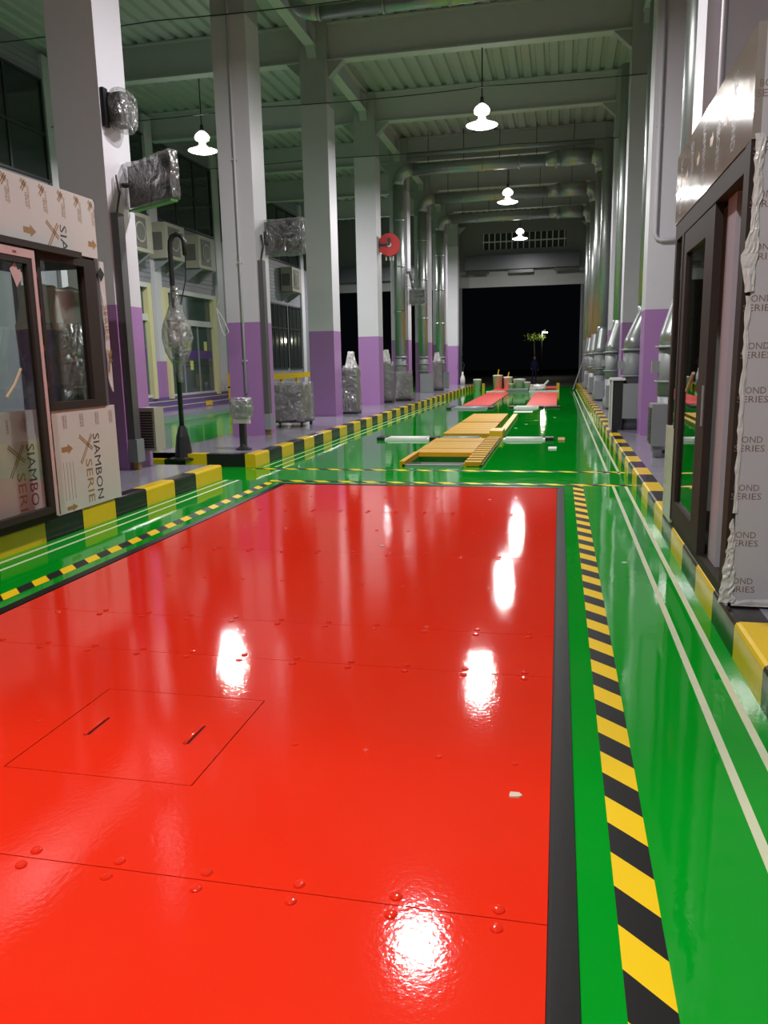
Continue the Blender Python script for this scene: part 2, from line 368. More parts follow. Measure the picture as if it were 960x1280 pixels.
# tapes
YH = (0.80, 0.52, 0.004); BH = (0.012, 0.011, 0.011)
M_haz = hazard('hazard_tape_print', 1, 1, 0.3355, BH, YH, 0.5 - (2.048/0.3355) % 1)
M_haz2 = hazard('hazard_tape_print_left', 1, 1, 0.3385, BH, YH, 0.5 - (1.15/0.3385) % 1)
M_haz3 = hazard('hazard_tape_print_cross', 1, 1, 0.335, BH, YH, 0.2)
def tape(label, x0, x1, y0, y1, m, z=0.0012, name='hazard_tape', cat='tape'):
    return tag(B(x0, x1, y0, y1, 0, z).build(name, m), label, cat)
tape('yellow and black hazard tape right of the red deck', 0.192, 0.312, 0.2, 9.86, M_haz)
tape('yellow and black hazard tape left of the red deck', -3.785, -3.668, 0.2, 9.80, M_haz2)
tape('yellow and black hazard tape across the floor just behind the red deck', -3.785, 0.90, 9.88, 10.0, M_haz3)
tape('yellow and black hazard tape across the floor in front of the pit', -4.48, 0.90, 11.04, 11.16, M_haz3)
tape('inner pale line tape beside the right kerb near the red deck', 0.652, 0.686, 0.2, 9.87, M_tape, name='line_tape')
tape('outer pale line tape beside the right kerb near the red deck', 0.802, 0.836, 0.2, 9.87, M_tape, name='line_tape')
tape('inner pale line tape running along the right kerb to the far end', 0.652, 0.686, 10.95, 40.5, M_tape, name='line_tape')
tape('outer pale line tape running along the right kerb to the far end', 0.802, 0.836, 10.95, 40.5, M_tape, name='line_tape')
tape('inner pale line tape beside the left booth kerb', -4.26, -4.226, 2.2, 9.95, M_tape, name='line_tape')
tape('outer pale line tape beside the left booth kerb', -4.425, -4.391, 2.2, 9.95, M_tape, name='line_tape')
tape('inner pale line tape along the kerb of the left columns', -4.22, -4.19, 11.3, 30, M_tape, name='line_tape')
tape('outer pale line tape along the kerb of the left columns', -4.40, -4.37, 11.3, 30, M_tape, name='line_tape')

# ------------------------------------------------------------------ columns
def ordinal(i): return ['nearest', 'second', 'third', 'fourth', 'fifth', 'sixth', 'seventh', 'farthest'][i]
def column(x0, x1, y, lab):
    t = thing('column', lab, 'column', ((x0+x1)/2, y+0.325, KH-.004), kind='structure')
    hw = (x1-x0)/2; z0 = KH-.004
    def b(z0_, z1_, g=0.0): return MB().box(-hw-g, hw+g, -0.325-g, 0.325+g, z0_-z0, z1_-z0)
    b(z0, 2.33, 0.0015).build('purple_band', M_purple, t)
    b(2.33, 7.62).build('shaft', M_white, t)
    b(7.62, ROOF-.05, -0.004).build('column_head', M_grey, t)
    for s in (1, -1):     # haunches under the long beam
        MB().prism([(s*0.32, 8.62-z0), (s*0.75, 9.15-z0), (s*0.75, 9.3-z0), (s*0.32, 9.3-z0)], 'x', -0.11, 0.11).build('haunch', M_grey, t)
    for s in (1, -1):
        MB().prism([(s*hw, 8.25-z0), (s*(hw+.4), 8.62-z0), (s*hw, 8.62-z0)], 'y', -0.11, 0.11).build('haunch', M_grey, t)
    return t
for i, y in enumerate(COLY):
    column(LX0, LX1, y, '%s column of the left row, white above purple' % ordinal(i))
    column(RX0, RX1, y, '%s column of the right row, white above purple' % ordinal(i))

# ------------------------------------------------------------------ roof
def i_beam(length, depth, fw, ft, wt):
    m = MB(); m.box(-fw/2, fw/2, 0, length, -depth, -depth+ft); m.box(-fw/2, fw/2, 0, length, -ft, 0); m.box(-wt/2, wt/2, 0, length, -depth+ft, -ft); return m
xb = i_beam(WR-WL, 0.83, 0.30, 0.03, 0.02).mesh('roof_beam', M_beam)
for i, y in enumerate([4.3] + COLY[:-1]):
    o = bpy.data.objects.new('roof_beam', xb); C.objects.link(o); o.rotation_euler = (0, 0, -math.pi/2); o.location = (WL, y+0.325, 9.44)
    tag(o, 'steel roof beam crossing the hall %s' % ('in front of the nearest columns' if i == 0 else 'over the %s pair of columns' % ordinal(i-1)), 'beam', kind='structure')
yb = i_beam(YEND+0.5, 0.55, 0.26, 0.03, 0.02).mesh('roof_beam', M_beam)
for x, s in (((LX0+LX1)/2, 'left'), ((RX0+RX1)/2, 'right')):
    o = bpy.data.objects.new('roof_beam', yb); C.objects.link(o); o.location = (x, -0.5, 9.40)
    tag(o, 'long steel roof beam running over the %s row of columns' % s, 'beam', kind='structure')
prof = []; x = WL; P_ = 0.37
while x < WR:
    prof += [(x, ROOF), (x+0.20, ROOF), (x+0.235, ROOF+0.075), (x+0.335, ROOF+0.075)]; x += P_
top = [(prof[-1][0], ROOF+.12), (prof[0][0], ROOF+.12)]
mb = MB(); n = len(prof)
vs = [(px, -4, pz) for px, pz in prof] + [(px, YEND+.3, pz) for px, pz in prof]
mb.add(vs, [(i, i+1, n+i+1, n+i) for i in range(n-1)])
mb.box(WL-.2, WR+.2, -4, YEND+.3, ROOF+.13, ROOF+.2)
tag(mb.build('ceiling', M_deck), 'ribbed grey green metal roof deck', 'ceiling', kind='structure')

# ------------------------------------------------------------------ walls
wl_ = MB()
wl_.box(WL-.2, WL, -4, YEND+.3, 0, ROOF+.1)
t = wl_.build('wall_left', M_wall); tag(t, 'pale siding wall of the building left of the hall', 'wall', kind='structure')
zz = 4.35
while zz < 6.1:
    B(WL, WL+.018, 8, 45, zz, zz+.14).build('siding_board', M_wall, t); zz += 0.155
while zz < 9.3:
    if zz > 8.8: B(WL, WL+.018, 8, 45, zz, zz+.14).build('siding_board', M_wall, t)
    zz += 0.155
tag(B(WR, WR+.2, -4, YEND+.3, 0, ROOF+.1).build('wall_right', M_wall), 'plain grey wall right of the hall', 'wall', kind='structure')
# end wall with two door openings
ew = MB()
for (x0, x1, z0, z1) in ((WL, -12.7, 0, 5.47), (-6.35, -5.5, 0, 5.47), (1.13, WR, 0, 5.47), (WL, WR, 5.47, 7.45), (WL, -4.3, 7.45, 8.3), (0.2, WR, 7.45, 8.3), (WL, WR, 8.3, ROOF+.1)):
    ew.box(x0, x1, YEND, YEND+.25, z0, z1)
t = ew.build('wall_end', M_endwall); tag(t, 'grey far end wall over the dark door openings', 'wall', kind='structure')
s = thing('shutter_box', 'dark grey roller shutter box over the main door opening', 'shutter', (-2.2, YEND-.02, 6.36))
B(-3.0, 3.12, -0.42, 0, 0, 0.75).build('housing', M_shutter, s)
for x in (-2.95, -0.6, 1.8): B(x, x+1.3, -0.46, -0.40, -0.22, -0.06).build('guide_plate', M_dark, s)
s2 = thing('shutter_box', 'dark grey roller shutter box over the left aisle opening', 'shutter', (-9.6, YEND-.02, 6.0))
B(-3.2, 3.1, -0.42, 0, 0, 0.75).build('housing', M_shutter, s2)
for x in (-5.5-.0, 1.13-.1): B(x, x+.11, YEND-.12, YEND, 0, 5.47).build('jamb', M_shutter, t)
wn = thing('window_1', 'barred clerestory strip in the far end wall', 'window', (-2.05, YEND+.1, 7.45), kind='structure')
B(-2.25, 2.25, 0.02, 0.05, 0, .85).build('pane', M_winglass, wn)
for k in range(15): B(-2.2+.31*k, -2.15+.31*k, -0.06, 0, 0, .85).build('bar', M_wframe, wn)
B(-2.25, 2.25, -0.05, 0, .38, .44).build('bar', M_wframe, wn)
# entrance wall behind the photographer: its lintel cuts off the canopy lamp
fw_ = MB(); fw_.box(WL, -5.5, YFRONT-.25, YFRONT, 0, ROOF+.1); fw_.box(1.13, WR, YFRONT-.25, YFRONT, 0, ROOF+.1); fw_.box(-5.5, 1.13, YFRONT-.25, YFRONT, 5.47, ROOF+.1)
tag(fw_.build('wall_front', M_endwall), 'entrance wall with a wide door opening behind the camera', 'wall', kind='structure')

# left building: upper windows, ground floor doors, steps
def wall_window(num, y0, y1, z0, z1, nx, nz, label, zsplit=None):
    t = thing('window_%d' % num, label, 'window', (WL, y0, z0), kind='structure'); W_, H_ = y1-y0, z1-z0
    fr = MB(); d = 0.06
    fr.box(0, .07, 0, W_, 0, d); fr.box(0, .07, 0, W_, H_-d, H_); fr.box(0, .07, 0, d, d, H_-d); fr.box(0, .07, W_-d, W_, d, H_-d)
    fr.build('window_frame', M_frame, t)
    zs = [d] + ([zsplit] if zsplit else [H_*k/nz for k in range(1, nz)]) + [H_-d]
    ys = [d] + [W_*k/nx for k in range(1, nx)] + [W_-d]
    for z in zs[1:-1]: B(0, .06, d, W_-d, z-.035, z+.035).build('mullion', M_frame, t)
    for y in ys[1:-1]: B(0, .055, y-.035, y+.035, d, H_-d).build('mullion', M_frame, t)
    for a in range(len(ys)-1):
        for b in range(len(zs)-1): B(0.01, .025, ys[a]+.01, ys[a+1]-.01, zs[b]+.01, zs[b+1]-.01).build('pane', M_winglass, t)
    return t
bays = [14.9, 20.05, 24.9, 30.1, 35.1, 40.3]
for i, y in enumerate(bays):
    wall_window(2+i, y, y+4.35, 6.25, 8.72, 3, 2, 'dark upper window of the left building, %s from the camera' % ordinal(i), 1.15)
for i, (y, ln) in enumerate(((35.0, 2.4), (37.7, 2.3), (41.0, 3.0))):
    wall_window(8+i, y, y+ln, 1.3, 4.3, 4, 2, 'dark ground floor window of the left building, %s from the doors' % ordinal(i), 1.9)
# white piers between windows
for y in (19.4, 24.42, 29.4, 34.6, 39.7, 44.8):
    tag(B(WL, WL+.12, y-.15, y+.35, 0.1, 9.3).build('trim_%d' % int(y), M_white), 'white pilaster of the left building wall at %s' % {19: 'its nearest visible bay', 24: 'the gap between the glass doors', 29: 'the right side of the sliding doors', 34: 'the near side of the ground windows', 39: 'the far side of the ground windows', 44: 'the far corner'}[int(y)], 'pilaster', kind='structure')
def glass_door(num, y0, y1, z0, z1, leaves, label, notes):
    t = thing('door_%d' % num, label, 'door', (WL, y0, z0), kind='structure'); W_, H_ = y1-y0, z1-z0
    r = 0.24
    B(0, .22, -r, 0, -.1, H_+r*.6).build('reveal', M_cream, t); B(0, .22, W_, W_+r, -.1, H_+r*.6).build('reveal', M_cream, t)
    B(0, .22, 0, W_, H_, H_+r*.6).build('reveal', M_wframe, t)
    hz = H_*0.70
    B(0, .14, 0, W_, hz, hz+.2).build('header_rail', M_wframe, t)
    B(0, .04, 0, W_, hz+.2, H_).build('transom_pane', M_doorglass, t)
    B(0, .12, 0, W_, -.06, .04).build('sill', M_wframe, t)
    for k in range(leaves):
        a, b = W_*k/leaves, W_*(k+1)/leaves
        lf = B(0, .05, a+.03, b-.03, .04, hz).build('leaf', M_doorglass, t)
        B(.05, .07, a, a+.05, .04, hz).build('stile', M_fangrey, lf); B(.05, .07, b-.05, b, .04, hz).build('stile', M_fangrey, lf)
        B(.05, .055, a+.05, b-.05, hz*.52, hz*.64).build('purple_stripe', M_bandpurple, lf)
        for zq in (.40, .45): B(.05, .055, a+.05, b-.05, hz*zq, hz*zq+.03).build('stripe', M_dark, lf)
    for (fy, fz) in notes: B(.056, .062, W_*fy, W_*fy+.25, hz*fz, hz*fz+.33).build('notice', M_note, t)
    return t
glass_door(1, 21.0, 23.6, 0.60, 4.0, 2, 'glass door in a cream reveal left of the sliding doors', [(.58, .66)])
glass_door(2, 24.95, 28.55, 0.55, 3.95, 3, 'green tinted sliding glass doors with yellow notices', [(.42, .64), (.80, .64), (.46, .35)])
st = thing('door_steps', 'two purple steps below the glass doors', 'steps', (0, 0, 0), kind='structure')
B(WL, -12.35, 20.0, 34, 0.10, 0.26).build('step', M_purplestep, st); B(WL, -12.62, 20.0, 34, 0.26, 0.42).build('step', M_purplestep, st); B(WL, -12.86, 20.0, 34, .42, .52).build('step', M_purplestep, st)
B(-12.35, -12.34, 20, 34, 0.235, 0.26).build('nosing', M_tape, st); B(-12.62, -12.61, 20, 34, 0.395, 0.42).build('nosing', M_tape, st)
for i, (y, z, x) in enumerate(((26.4, .27, -12.335), (30.0, .27, -12.335))):
    B(x, x+.01, y, y+.55, z-.14, z+.02).build('yellow_marker', M_yelrail, st)
B(WL, WL+.16, 18, 20.6, .1, 1.6).build('purple_dado', M_purple, st); B(WL, WL+.13, 23.86, 24.72, .52, 1.7).build('purple_dado', M_purple, st)
# yellow rail and posts
r_ = thing('crash_rail', 'yellow steel crash rail in front of the ground floor windows', 'rail', (-12.0, 29.2, 0.1))
B(-.06, .06, 0, 9.2, .78, 1.02).build('rail', M_yelrail, r_)
for y in (.1, 2.2, 4.3, 6.4, 8.8): B(-.07, .05, y, y+.16, 0, .78).build('post', M_yelrail, r_)
pp = thing('door_post', 'yellow bollard with black band beside the sliding doors', 'bollard', (-12.3, 28.75, 0.1))
B(-.12, .12, -.12, .12, .16, .56).build('body', M_yelrail, pp); B(-.125, .125, -.125, .125, .56, .62).build('band', M_dark, pp); B(-.12, .12, -.12, .12, .62, 1.12).build('body', M_yelrail, pp)

# air conditioners on the left wall
def ac(label, y, z):
    t = thing('air_conditioner', label, 'air conditioner', (WL+.03, y, z), group='outdoor units on the left wall')
    B(0.06, .62, 0, 1.35, 0.1, 1.2).build('case', M_acwhite, t)
    B(.62, .64, .2, .95, .22, 1.08).build('grille', M_acdark, t)
    MB().tube([(.63, .58, .65), (.66, .58, .65)], .30, 20).build('fan_ring', M_acwhite, t); MB().tube([(.655, .58, .65), (.67, .58, .65)], .25, 20).build('fan', M_acdark, t)
    for yy in (.15, 1.1): MB().prism([(0.0, 0.08), (.62, 0.08), (.62, 0.04), (0, -.35)], 'y', yy, yy+.05).build('bracket', M_fangrey, t)
    B(.1, .5, -.004, 0, .35, .9).build('side_vent', M_acdark, t)
ac('outdoor air conditioner behind the nearest left column', 22.0, 4.85)
ac('outdoor air conditioner above the hooked black pole', 24.2, 4.85)
ac('outdoor air conditioner right of the hooked black pole', 26.6, 4.8)
ac('outdoor air conditioner below the second wrapped screen', 36.6, 4.8)

# ------------------------------------------------------------------ lamps
def lamp(label, x, y, z=6.95, light=True):
    t = thing('pendant_lamp', label, 'lamp', (x, y, z), group='high bay pendant lamps')
    MB().tube([(0, 0, .62), (0, 0, ROOF-z)], .015, 6).build('rod', M_dark, t)
    MB().lathe([(.03, .62), (.04, .60), (.05, .50), (.05, .45)], 0, 0, 14).build('mount', M_dark, t, True)
    MB().lathe([(.08, .21), (.17, .25), (.19, .32), (.15, .39), (.06, .46)], 0, 0, 18).build('driver_housing', M_cap, t, True)
    MB().lathe([(.08, .22), (.10, .12), (.30, .035), (.38, 0.0), (.37, -.004), (.29, .025), (.09, .10), (.06, .20)], 0, 0, 24).build('reflector', mat('lamp_shade', (.75, .75, .73), .3), t, True)
    MB().lathe([(.36, .0), (.365, -.01), (.27, -.045), (.08, -.06)], 0, 0, 24).build('lens', M_lens, t, True)
    if light:
        ld = bpy.data.lights.new('lamp_light', 'AREA'); ld.shape = 'DISK'; ld.size = 0.46; ld.energy = LAMP_W; ld.color = (1.0, 0.97, 0.965)
        lo = bpy.data.objects.new('lamp_light', ld); C.objects.link(lo); lo.parent = t; lo.location = (0, 0, -.075)
    return t
lamp('lit pendant lamp high over the middle of the hall, nearest in view', -1.9, 19.9)
lamp('lit pendant lamp over the hall, middle of the three in a row', -1.95, 30.2, 7.1)
lamp('lit pendant lamp over the hall, farthest of the three in a row', -2.0, 40.3, 7.25)
lamp('lit pendant lamp over the red deck, above the picture', -1.87, 10.1, 7.0)
lamp('lit pendant lamp over the left aisle behind the second column', -9.05, 20.1)
lamp('lit pendant lamp over the entrance, behind the camera', -1.87, 0.1, 7.0)
lamp('lit pendant lamp over the left aisle, at its far end', -9.05, 40.3)
# entrance canopy lamp behind the photographer
cl = thing('canopy_lamp', 'floodlight under the entrance canopy behind the camera', 'lamp', (-1.7, -3.4, 8.5))
B(-.5, .5, -.15, .15, .03, .16).build('housing', M_fangrey, cl); B(-.45, .45, -.13, .13, 0.0, .03).build('lens', M_lens, cl)
ld = bpy.data.lights.new('lamp_light', 'AREA'); ld.shape = 'RECTANGLE'; ld.size = 0.9; ld.size_y = .26; ld.energy = CANOPY_W; ld.color = (1, .95, .88)
lo = bpy.data.objects.new('lamp_light', ld); C.objects.link(lo); lo.parent = cl; lo.location = (0, 0, -.01)
MB().tube([(0, 0, .16), (0, 0, .95)], .03, 8).build('stem', M_dark, cl)

# ------------------------------------------------------------------ booths
class Kit:
    """parts of a thing given in hall coordinates; the thing's Empty stands at its base"""
    def __init__(s, name, label, cat, base, group=None): s.t = thing(name, label, cat, base, group=group); s.inv = tuple(-c for c in base)
    def box(s, name, m, *a, smooth=False): return MB().box(*a).build(name, m, s.t, loc=s.inv)
    def mb(s, name, m, mb, smooth=False): return mb.build(name, m, s.t, smooth, loc=s.inv)

DN, PY, NY, UP = (0,0,-1), (0,1,0), (0,-1,0), (0,0,1)
def x_logo(y0, y1, z0, z1, x, m, parent, sgn=1):
    """two double strokes crossing; reading direction runs down the panel"""
    mb = MB(); W_ = abs(y1-y0)
    def bar(a, b, wd, off):
        a, b = Vector((x, *a)), Vector((x, *b)); d = (b-a).normalized(); n = Vector((0, -d.z, d.y))
        q = [a + n*off, b + n*off, b + n*(off+wd), a + n*(off+wd)]
        mb.add([(p.x + dx, p.y, p.z) for dx in (0, .0006*sgn) for p in q], [(0,1,2,3),(4,5,6,7),(0,1,5,4),(1,2,6,5),(2,3,7,6),(3,0,4,7)])
    mid = z1 - (z1-z0)*.55
    for off in (-.016, .006):
        bar((y0, z1), (y1, mid), .012, off); bar((y1, z1), (y0, z0), .012, off)
    return mb.build('logo', m, parent)
def arrow(y0, y1, zc, h, x, m, parent, sgn=1):
    ym = y0 + (y1-y0)*.55
    pts = [(y0, zc-h*.25), (ym, zc-h*.25), (ym, zc-h*.5), (y1, zc), (ym, zc+h*.5), (ym, zc+h*.25), (y0, zc+h*.25)]
    return MB().prism(pts, 'x', x, x+.0006*sgn).build('arrow_mark', m, parent)

lb = Kit('control_booth', 'left control booth clad in printed film covered panels with sliding glass door', 'booth', (-5.0, 5.3, KH))
Y0b, Y1b = 3.0, 7.42
lb.box('floor_plate', M_brown, -5.5, -4.62, Y0b, Y1b, KH, KH+.05)
lb.box('roof_panel', M_panel, -5.5, -4.53, Y0b, Y1b, 3.08, 3.15)
fas = lb.box('fascia_panel', M_panel, -4.525, -4.485, Y0b, 7.33, 2.60, 3.155)
pa = lb.box('wall_panel', M_panel, -4.60, -4.565, Y0b, 6.30, 0.29, 1.19)
pb = lb.box('wall_panel', M_panel, -4.525, -4.490, 6.33, 7.42, 0.205, 1.165)
lb.box('sill', M_brown, -4.66, -4.44, Y0b, 6.24, 0.20, 0.29)
lb.box('door_track', M_brown, -4.53, -4.40, Y0b, 6.93, 2.555, 2.61)
wf = MB(); wf.box(-4.56, -4.48, 6.33, 7.27, 1.165, 1.24); wf.box(-4.56, -4.48, 6.33, 7.27, 2.50, 2.575); wf.box(-4.56, -4.48, 6.33, 6.40, 1.24, 2.50); wf.box(-4.56, -4.48, 7.07, 7.27, 1.24, 2.50); 
lb.mb('window_frame', M_brown, wf)
lb.box('window_pane', M_glassclear, -4.525, -4.519, 6.40, 7.07, 1.24, 2.50)
lb.box('corner_stile', M_channel, -4.56, -4.49, 7.27, 7.33, 1.165, 2.60)
ts = MB()
tz = [2.58, 2.35, 2.2, 2.05, 1.9, 1.75, 1.6, 1.45, 1.36, 1.30]; ty = [7.34, 7.335, 7.35, 7.34, 7.36, 7.345, 7.36, 7.35, 7.37, 7.41]
vs = []; fs = []
for k, (z, y) in enumerate(zip(tz, ty)): vs += [(-4.478 - .006*(k % 2), y, z), (-4.484, 7.425, z), (-4.49, y, z-.001), (-4.49, 7.425, z-.001)]
for k in range(len(tz)-1): a = 4*k; fs += [(a, a+1, a+5, a+4), (a+2, a+6, a+7, a+3), (a, a+4, a+6, a+2), (a+1, a+3, a+7, a+5)]
sf = lb.mb('torn_film_strip', M_panel, MB().add(vs, fs))
letters('SERIES', .34, .06, (-4.476, 7.352, 2.16), DN, PY, M_ink2, sf); x_logo(7.35, 7.42, 1.50, 1.72, -4.4765, M_ink2, sf)
lb.mb('film_tab', M_dark, MB().prism([(7.29, 2.46), (7.35, 2.52), (7.41, 2.46), (7.35, 2.39)], 'x', -4.478, -4.474))
for (x, y) in ((-5.5, Y0b), (-5.5, 7.36), (-5.5, 5.2)): lb.box('post', M_brown, x, x+.06, y, y+.06, KH, 3.08)
lb.box('post', M_brown, -4.58, -4.53, 6.30, 6.36, KH, 2.6)
lb.box('back_panel', M_panel, -5.5, -5.46, Y0b, 7.36, KH, 1.0)
lb.box('back_rail', M_brown, -5.5, -5.44, Y0b, 7.36, 1.0, 1.09); lb.box('back_rail', M_brown, -5.5, -5.44, Y0b, 7.36, 2.52, 2.62)
lb.box('back_panel', M_panel, -5.5, -5.46, Y0b, 7.36, 2.62, 3.08)
lb.box('end_rail', M_brown, -5.44, -4.56, 7.36, 7.41, 1.14, 1.24); lb.box('end_rail', M_brown, -5.44, -4.56, 7.36, 7.41, 2.52, 2.62)
lb.box('end_panel', M_panel, -5.44, -4.53, 7.37, 7.41, KH, 1.14); lb.box('end_panel', M_panel, -5.44, -4.53, 7.37, 7.41, 2.62, 3.08)
lb.box('back_pane', M_glassclear, -5.485, -5.479, Y0b, 7.36, 1.09, 2.52)
# sliding door leaf
dl = lb.mb('door_leaf', M_brown, MB().box(-4.47, -4.415, 6.13, 6.235, .27, 2.53).box(-4.47, -4.415, 4.9, 5.0, .27, 2.53).box(-4.47, -4.415, 5.0, 6.13, 2.42, 2.53).box(-4.47, -4.415, 5.0, 6.13, .27, .33))
MB().box(-4.415, -4.411, 6.195, 6.25, .24, 2.54).box(-4.47, -4.411, 6.235, 6.25, .24, 2.54).box(-4.415, -4.411, 4.9, 6.195, 2.47, 2.54).build('pink_edge_film', M_pinkfilm, dl)
for k in range(7):
    z = .45 + .31*k
    MB().box(-4.411, -4.4105, 6.235, 6.248, z, z+.05).build('film_mark', M_redink, dl)
for k in range(4): MB().box(-4.411, -4.4105, 5.2+.25*k, 5.25+.25*k, 2.49, 2.51).build('film_mark', M_redink, dl)
MB().box(-4.446, -4.440, 5.0, 6.13, .33, 2.42).build('door_pane', M_glassclear, dl)
MB().prism([(5.93, 2.36), (6.0, 2.42), (6.03, 2.36), (6.06, 2.37), (6.08, 2.31), (6.0, 2.22)], 'x', -4.440, -4.437).build('paper_note', M_pinkfilm, dl)
MB().tube([(-4.435, 5.72, 1.32), (-4.432, 5.83, 1.42), (-4.432, 5.93, 1.55)], .012, 6).build('tape_scrap', mat('tan_tape', (.55, .42, .28), .4), dl)
# prints
xF = -4.4845
letters('SIA', .235, .10, (xF+.0005, 6.745, 2.835), DN, PY, M_ink, fas); x_logo(6.55, 6.72, 2.61, 2.835, xF, M_ink2, fas); arrow(6.225, 6.395, 2.718, .10, xF, M_ink2, fas); arrow(7.19, 7.33, 2.727, .10, xF, M_ink2, fas)
for y in (5.76, 6.02, 6.275, 6.52, 6.787, 7.042, 7.27):
    letters('SIAMBOND', .19, .026, (xF+.0005, y+.045, 3.09), DN, PY, M_ink2, fas, 'small_print'); letters('SERIES', .12, .026, (xF+.0005, y+.012, 3.03), DN, PY, M_ink2, fas, 'small_print'); x_logo(y-.03, y+.035, 3.04, 3.125, xF, M_ink2, fas)
xB = -4.4895
letters('SIAMBON', .655, .108, (xB+.0005, 6.985, .905), DN, PY, M_ink, pb); x_logo(6.755, 6.965, .64, .905, xB, M_ink2, pb); letters('SERIE', .425, .105, (xB+.0005, 6.83, .668), DN, PY, M_ink2, pb)
arrow(6.466, 6.641, .80, .095, xB, M_ink2, pb); arrow(6.47, 6.64, .245, .07, xB, M_ink2, pb)
for y in (6.52, 6.79, 7.05, 7.30):
    letters('SERIES', .125, .028, (xB+.0005, y, 1.115), DN, PY, M_ink3, pb, 'small_print'); letters('SIAMBOND', .125, .02, (xB+.0005, y+.04, 1.115), DN, PY, M_ink3, pb, 'small_print')
for k in range(4): MB().box(xB, xB+.0005, 6.47+.05*k, 6.474+.05*k, .32, .68).build('small_print', M_ink3, pb)
xA = -4.5645
letters('SIAMBO', .555, .108, (xA+.0005, 6.07, .895), DN, PY, M_ink, pa); x_logo(5.835, 6.035, .63, .895, xA, M_ink2, pa); letters('SERI', .335, .105, (xA+.0005, 5.915, .655), DN, PY, M_ink2, pa)
for y in (5.84, 6.07): letters('SERIES', .125, .028, (xA+.0005, y, 1.13), DN, PY, M_ink3, pa, 'small_print')
# wrapped cabinet inside the left booth
def crumple_box(x0, x1, y0, y1, z0, z1, cuts=7, amp=.02, sc_=4.0, seed=1, taper=0.0):
    mb = MB().box(x0, x1, y0, y1, z0, z1)
    return mb, cuts, amp, sc_, seed
def wrap_shell(name, m, parent, x0, x1, y0, y1, z0, z1, amp=.02, sc_=4.0, seed=1, cuts=8, taper=0.0, loc=None, rnd_=0.0):
    o = MB().box(x0, x1, y0, y1, z0, z1).build(name, m, parent, loc=loc)
    if rnd_:
        subdivide_noise(o, cuts, 0.0, 1, 0); c_ = Vector(((x0+x1)/2, (y0+y1)/2, (z0+z1)/2)); h_ = Vector(((x1-x0)/2, (y1-y0)/2, (z1-z0)/2))
        for v in o.data.vertices:
            u = Vector(((v.co-c_)[k]/h_[k] for k in range(3))); s_ = u/max(1e-6, (abs(u.x)**3.2+abs(u.y)**3.2+abs(u.z)**3.2)**(1/3.2)); u = u.lerp(s_, rnd_); v.co = c_+Vector((u[k]*h_[k] for k in range(3)))
        subdivide_noise(o, 0, amp, sc_, seed)
    else: subdivide_noise(o, cuts, amp, sc_, seed)
    if taper:
        cx, cy = (x0+x1)/2, (y0+y1)/2
        for v in o.data.vertices:
            k = 1 - taper*max(0, (v.co.z-z0)/(z1-z0)); v.co.x = cx+(v.co.x-cx)*k; v.co.y = cy+(v.co.y-cy)*k
    for p in o.data.polygons: p.use_smooth = True
    return o
wc = thing('wrapped_cabinet', 'film wrapped cabinet with milky bag on top inside the left booth', 'cabinet', (-4.84, 7.06, KH+.05))
MB().box(-.20, .20, -.25, .24, 0, 1.68).build('cabinet_body', mat('cabinet_grey', (.20, .21, .21), .5), wc)
wrap_shell('plastic_wrap', M_wrap, wc, -.23, .23, -.28, .27, .6, 1.72, .015, 5, 3)
wrap_shell('milky_bag', mat('bag_plastic', (.74, .75, .71), .35, var=.06, vscale=8), wc, -.22, .22, -.30, .26, 1.66, 2.06, .04, 3, 5, taper=.2)

rb = Kit('control_booth', 'right control booth with brown framed sliding door and peeling grey film', 'booth', (1.5, 5.7, KH))
rb.box('floor_plate', M_brown, .94, 2.2, 4.46, 7.1, KH, KH+.04)
rb.box('roof_panel', M_panel, .94, 2.2, 4.46, 7.1, 3.04, 3.10)
rb.box('back_panel', M_endpanel, 2.16, 2.2, 4.46, 7.1, KH+.04, 3.04)
rfas = rb.box('fascia_panel', M_panelmetal, .895, .935, 4.425, 7.10, 2.585, 3.11)
rend = rb.box('end_panel', M_endpanel, .935, 2.2, 4.425, 4.46, .235, 3.11)
rb.box('far_end_panel', M_endpanel, .935, 2.16, 7.06, 7.10, KH+.04, 3.04)
rb.box('post', M_brown, .896, .932, 4.432, 4.56, KH+.04, 2.585); rb.box('post', M_wframe, .93, .99, 4.60, 4.68, KH+.04, 2.45)
rb.box('post', M_brown, .90, .97, 6.98, 7.06, KH+.04, 2.585)
rb.box('head_rail', M_brown, .90, 1.0, 4.56, 6.98, 2.46, 2.585); rb.box('threshold', M_brown, .92, 1.02, 4.56, 6.98, KH, KH+.06)
lowp = rb.box('wall_panel', mat('pale_green_panel', (.50, .53, .47), .25, var=.06), .898, .93, 6.62, 7.08, KH+.02, .98)
for k in range(7): MB().box(.8972, .898, 6.97, 6.985, .30+.095*k, .345+.095*k).build('small_print', M_ink3, lowp)
dr = rb.mb('door_leaf', M_brown, MB().box(.905, .955, 6.46, 6.60, .26, 2.46).box(.905, .955, 5.36, 5.66, .26, 2.46).box(.905, .955, 5.66, 6.46, 2.30, 2.46).box(.905, .955, 5.66, 6.46, .26, .42))
MB().box(.928, .934, 5.66, 6.46, .42, 2.30).build('door_pane', M_glassgreen, dr)
MB().box(.897, .905, 5.40, 5.44, 1.10, 1.36).build('door_lock', M_fangrey, dr)
MB().tube([(.903, 6.1, 1.30), (.900, 5.95, 1.36), (.899, 5.82, 1.43)], .012, 6).build('tape_scrap', MATS['tan_tape'], dr)
rb.box('fixed_pane', M_glassgreen, .918, .924, 6.60, 6.98, .98, 2.46); rb.box('mullion', M_brown, .90, .96, 6.60, 6.68, .26, 2.46)
rb.box('inner_jamb', mat('lilac_jamb', (.42, .38, .43), .4), .965, 1.02, 5.05, 5.30, .26, 2.46)
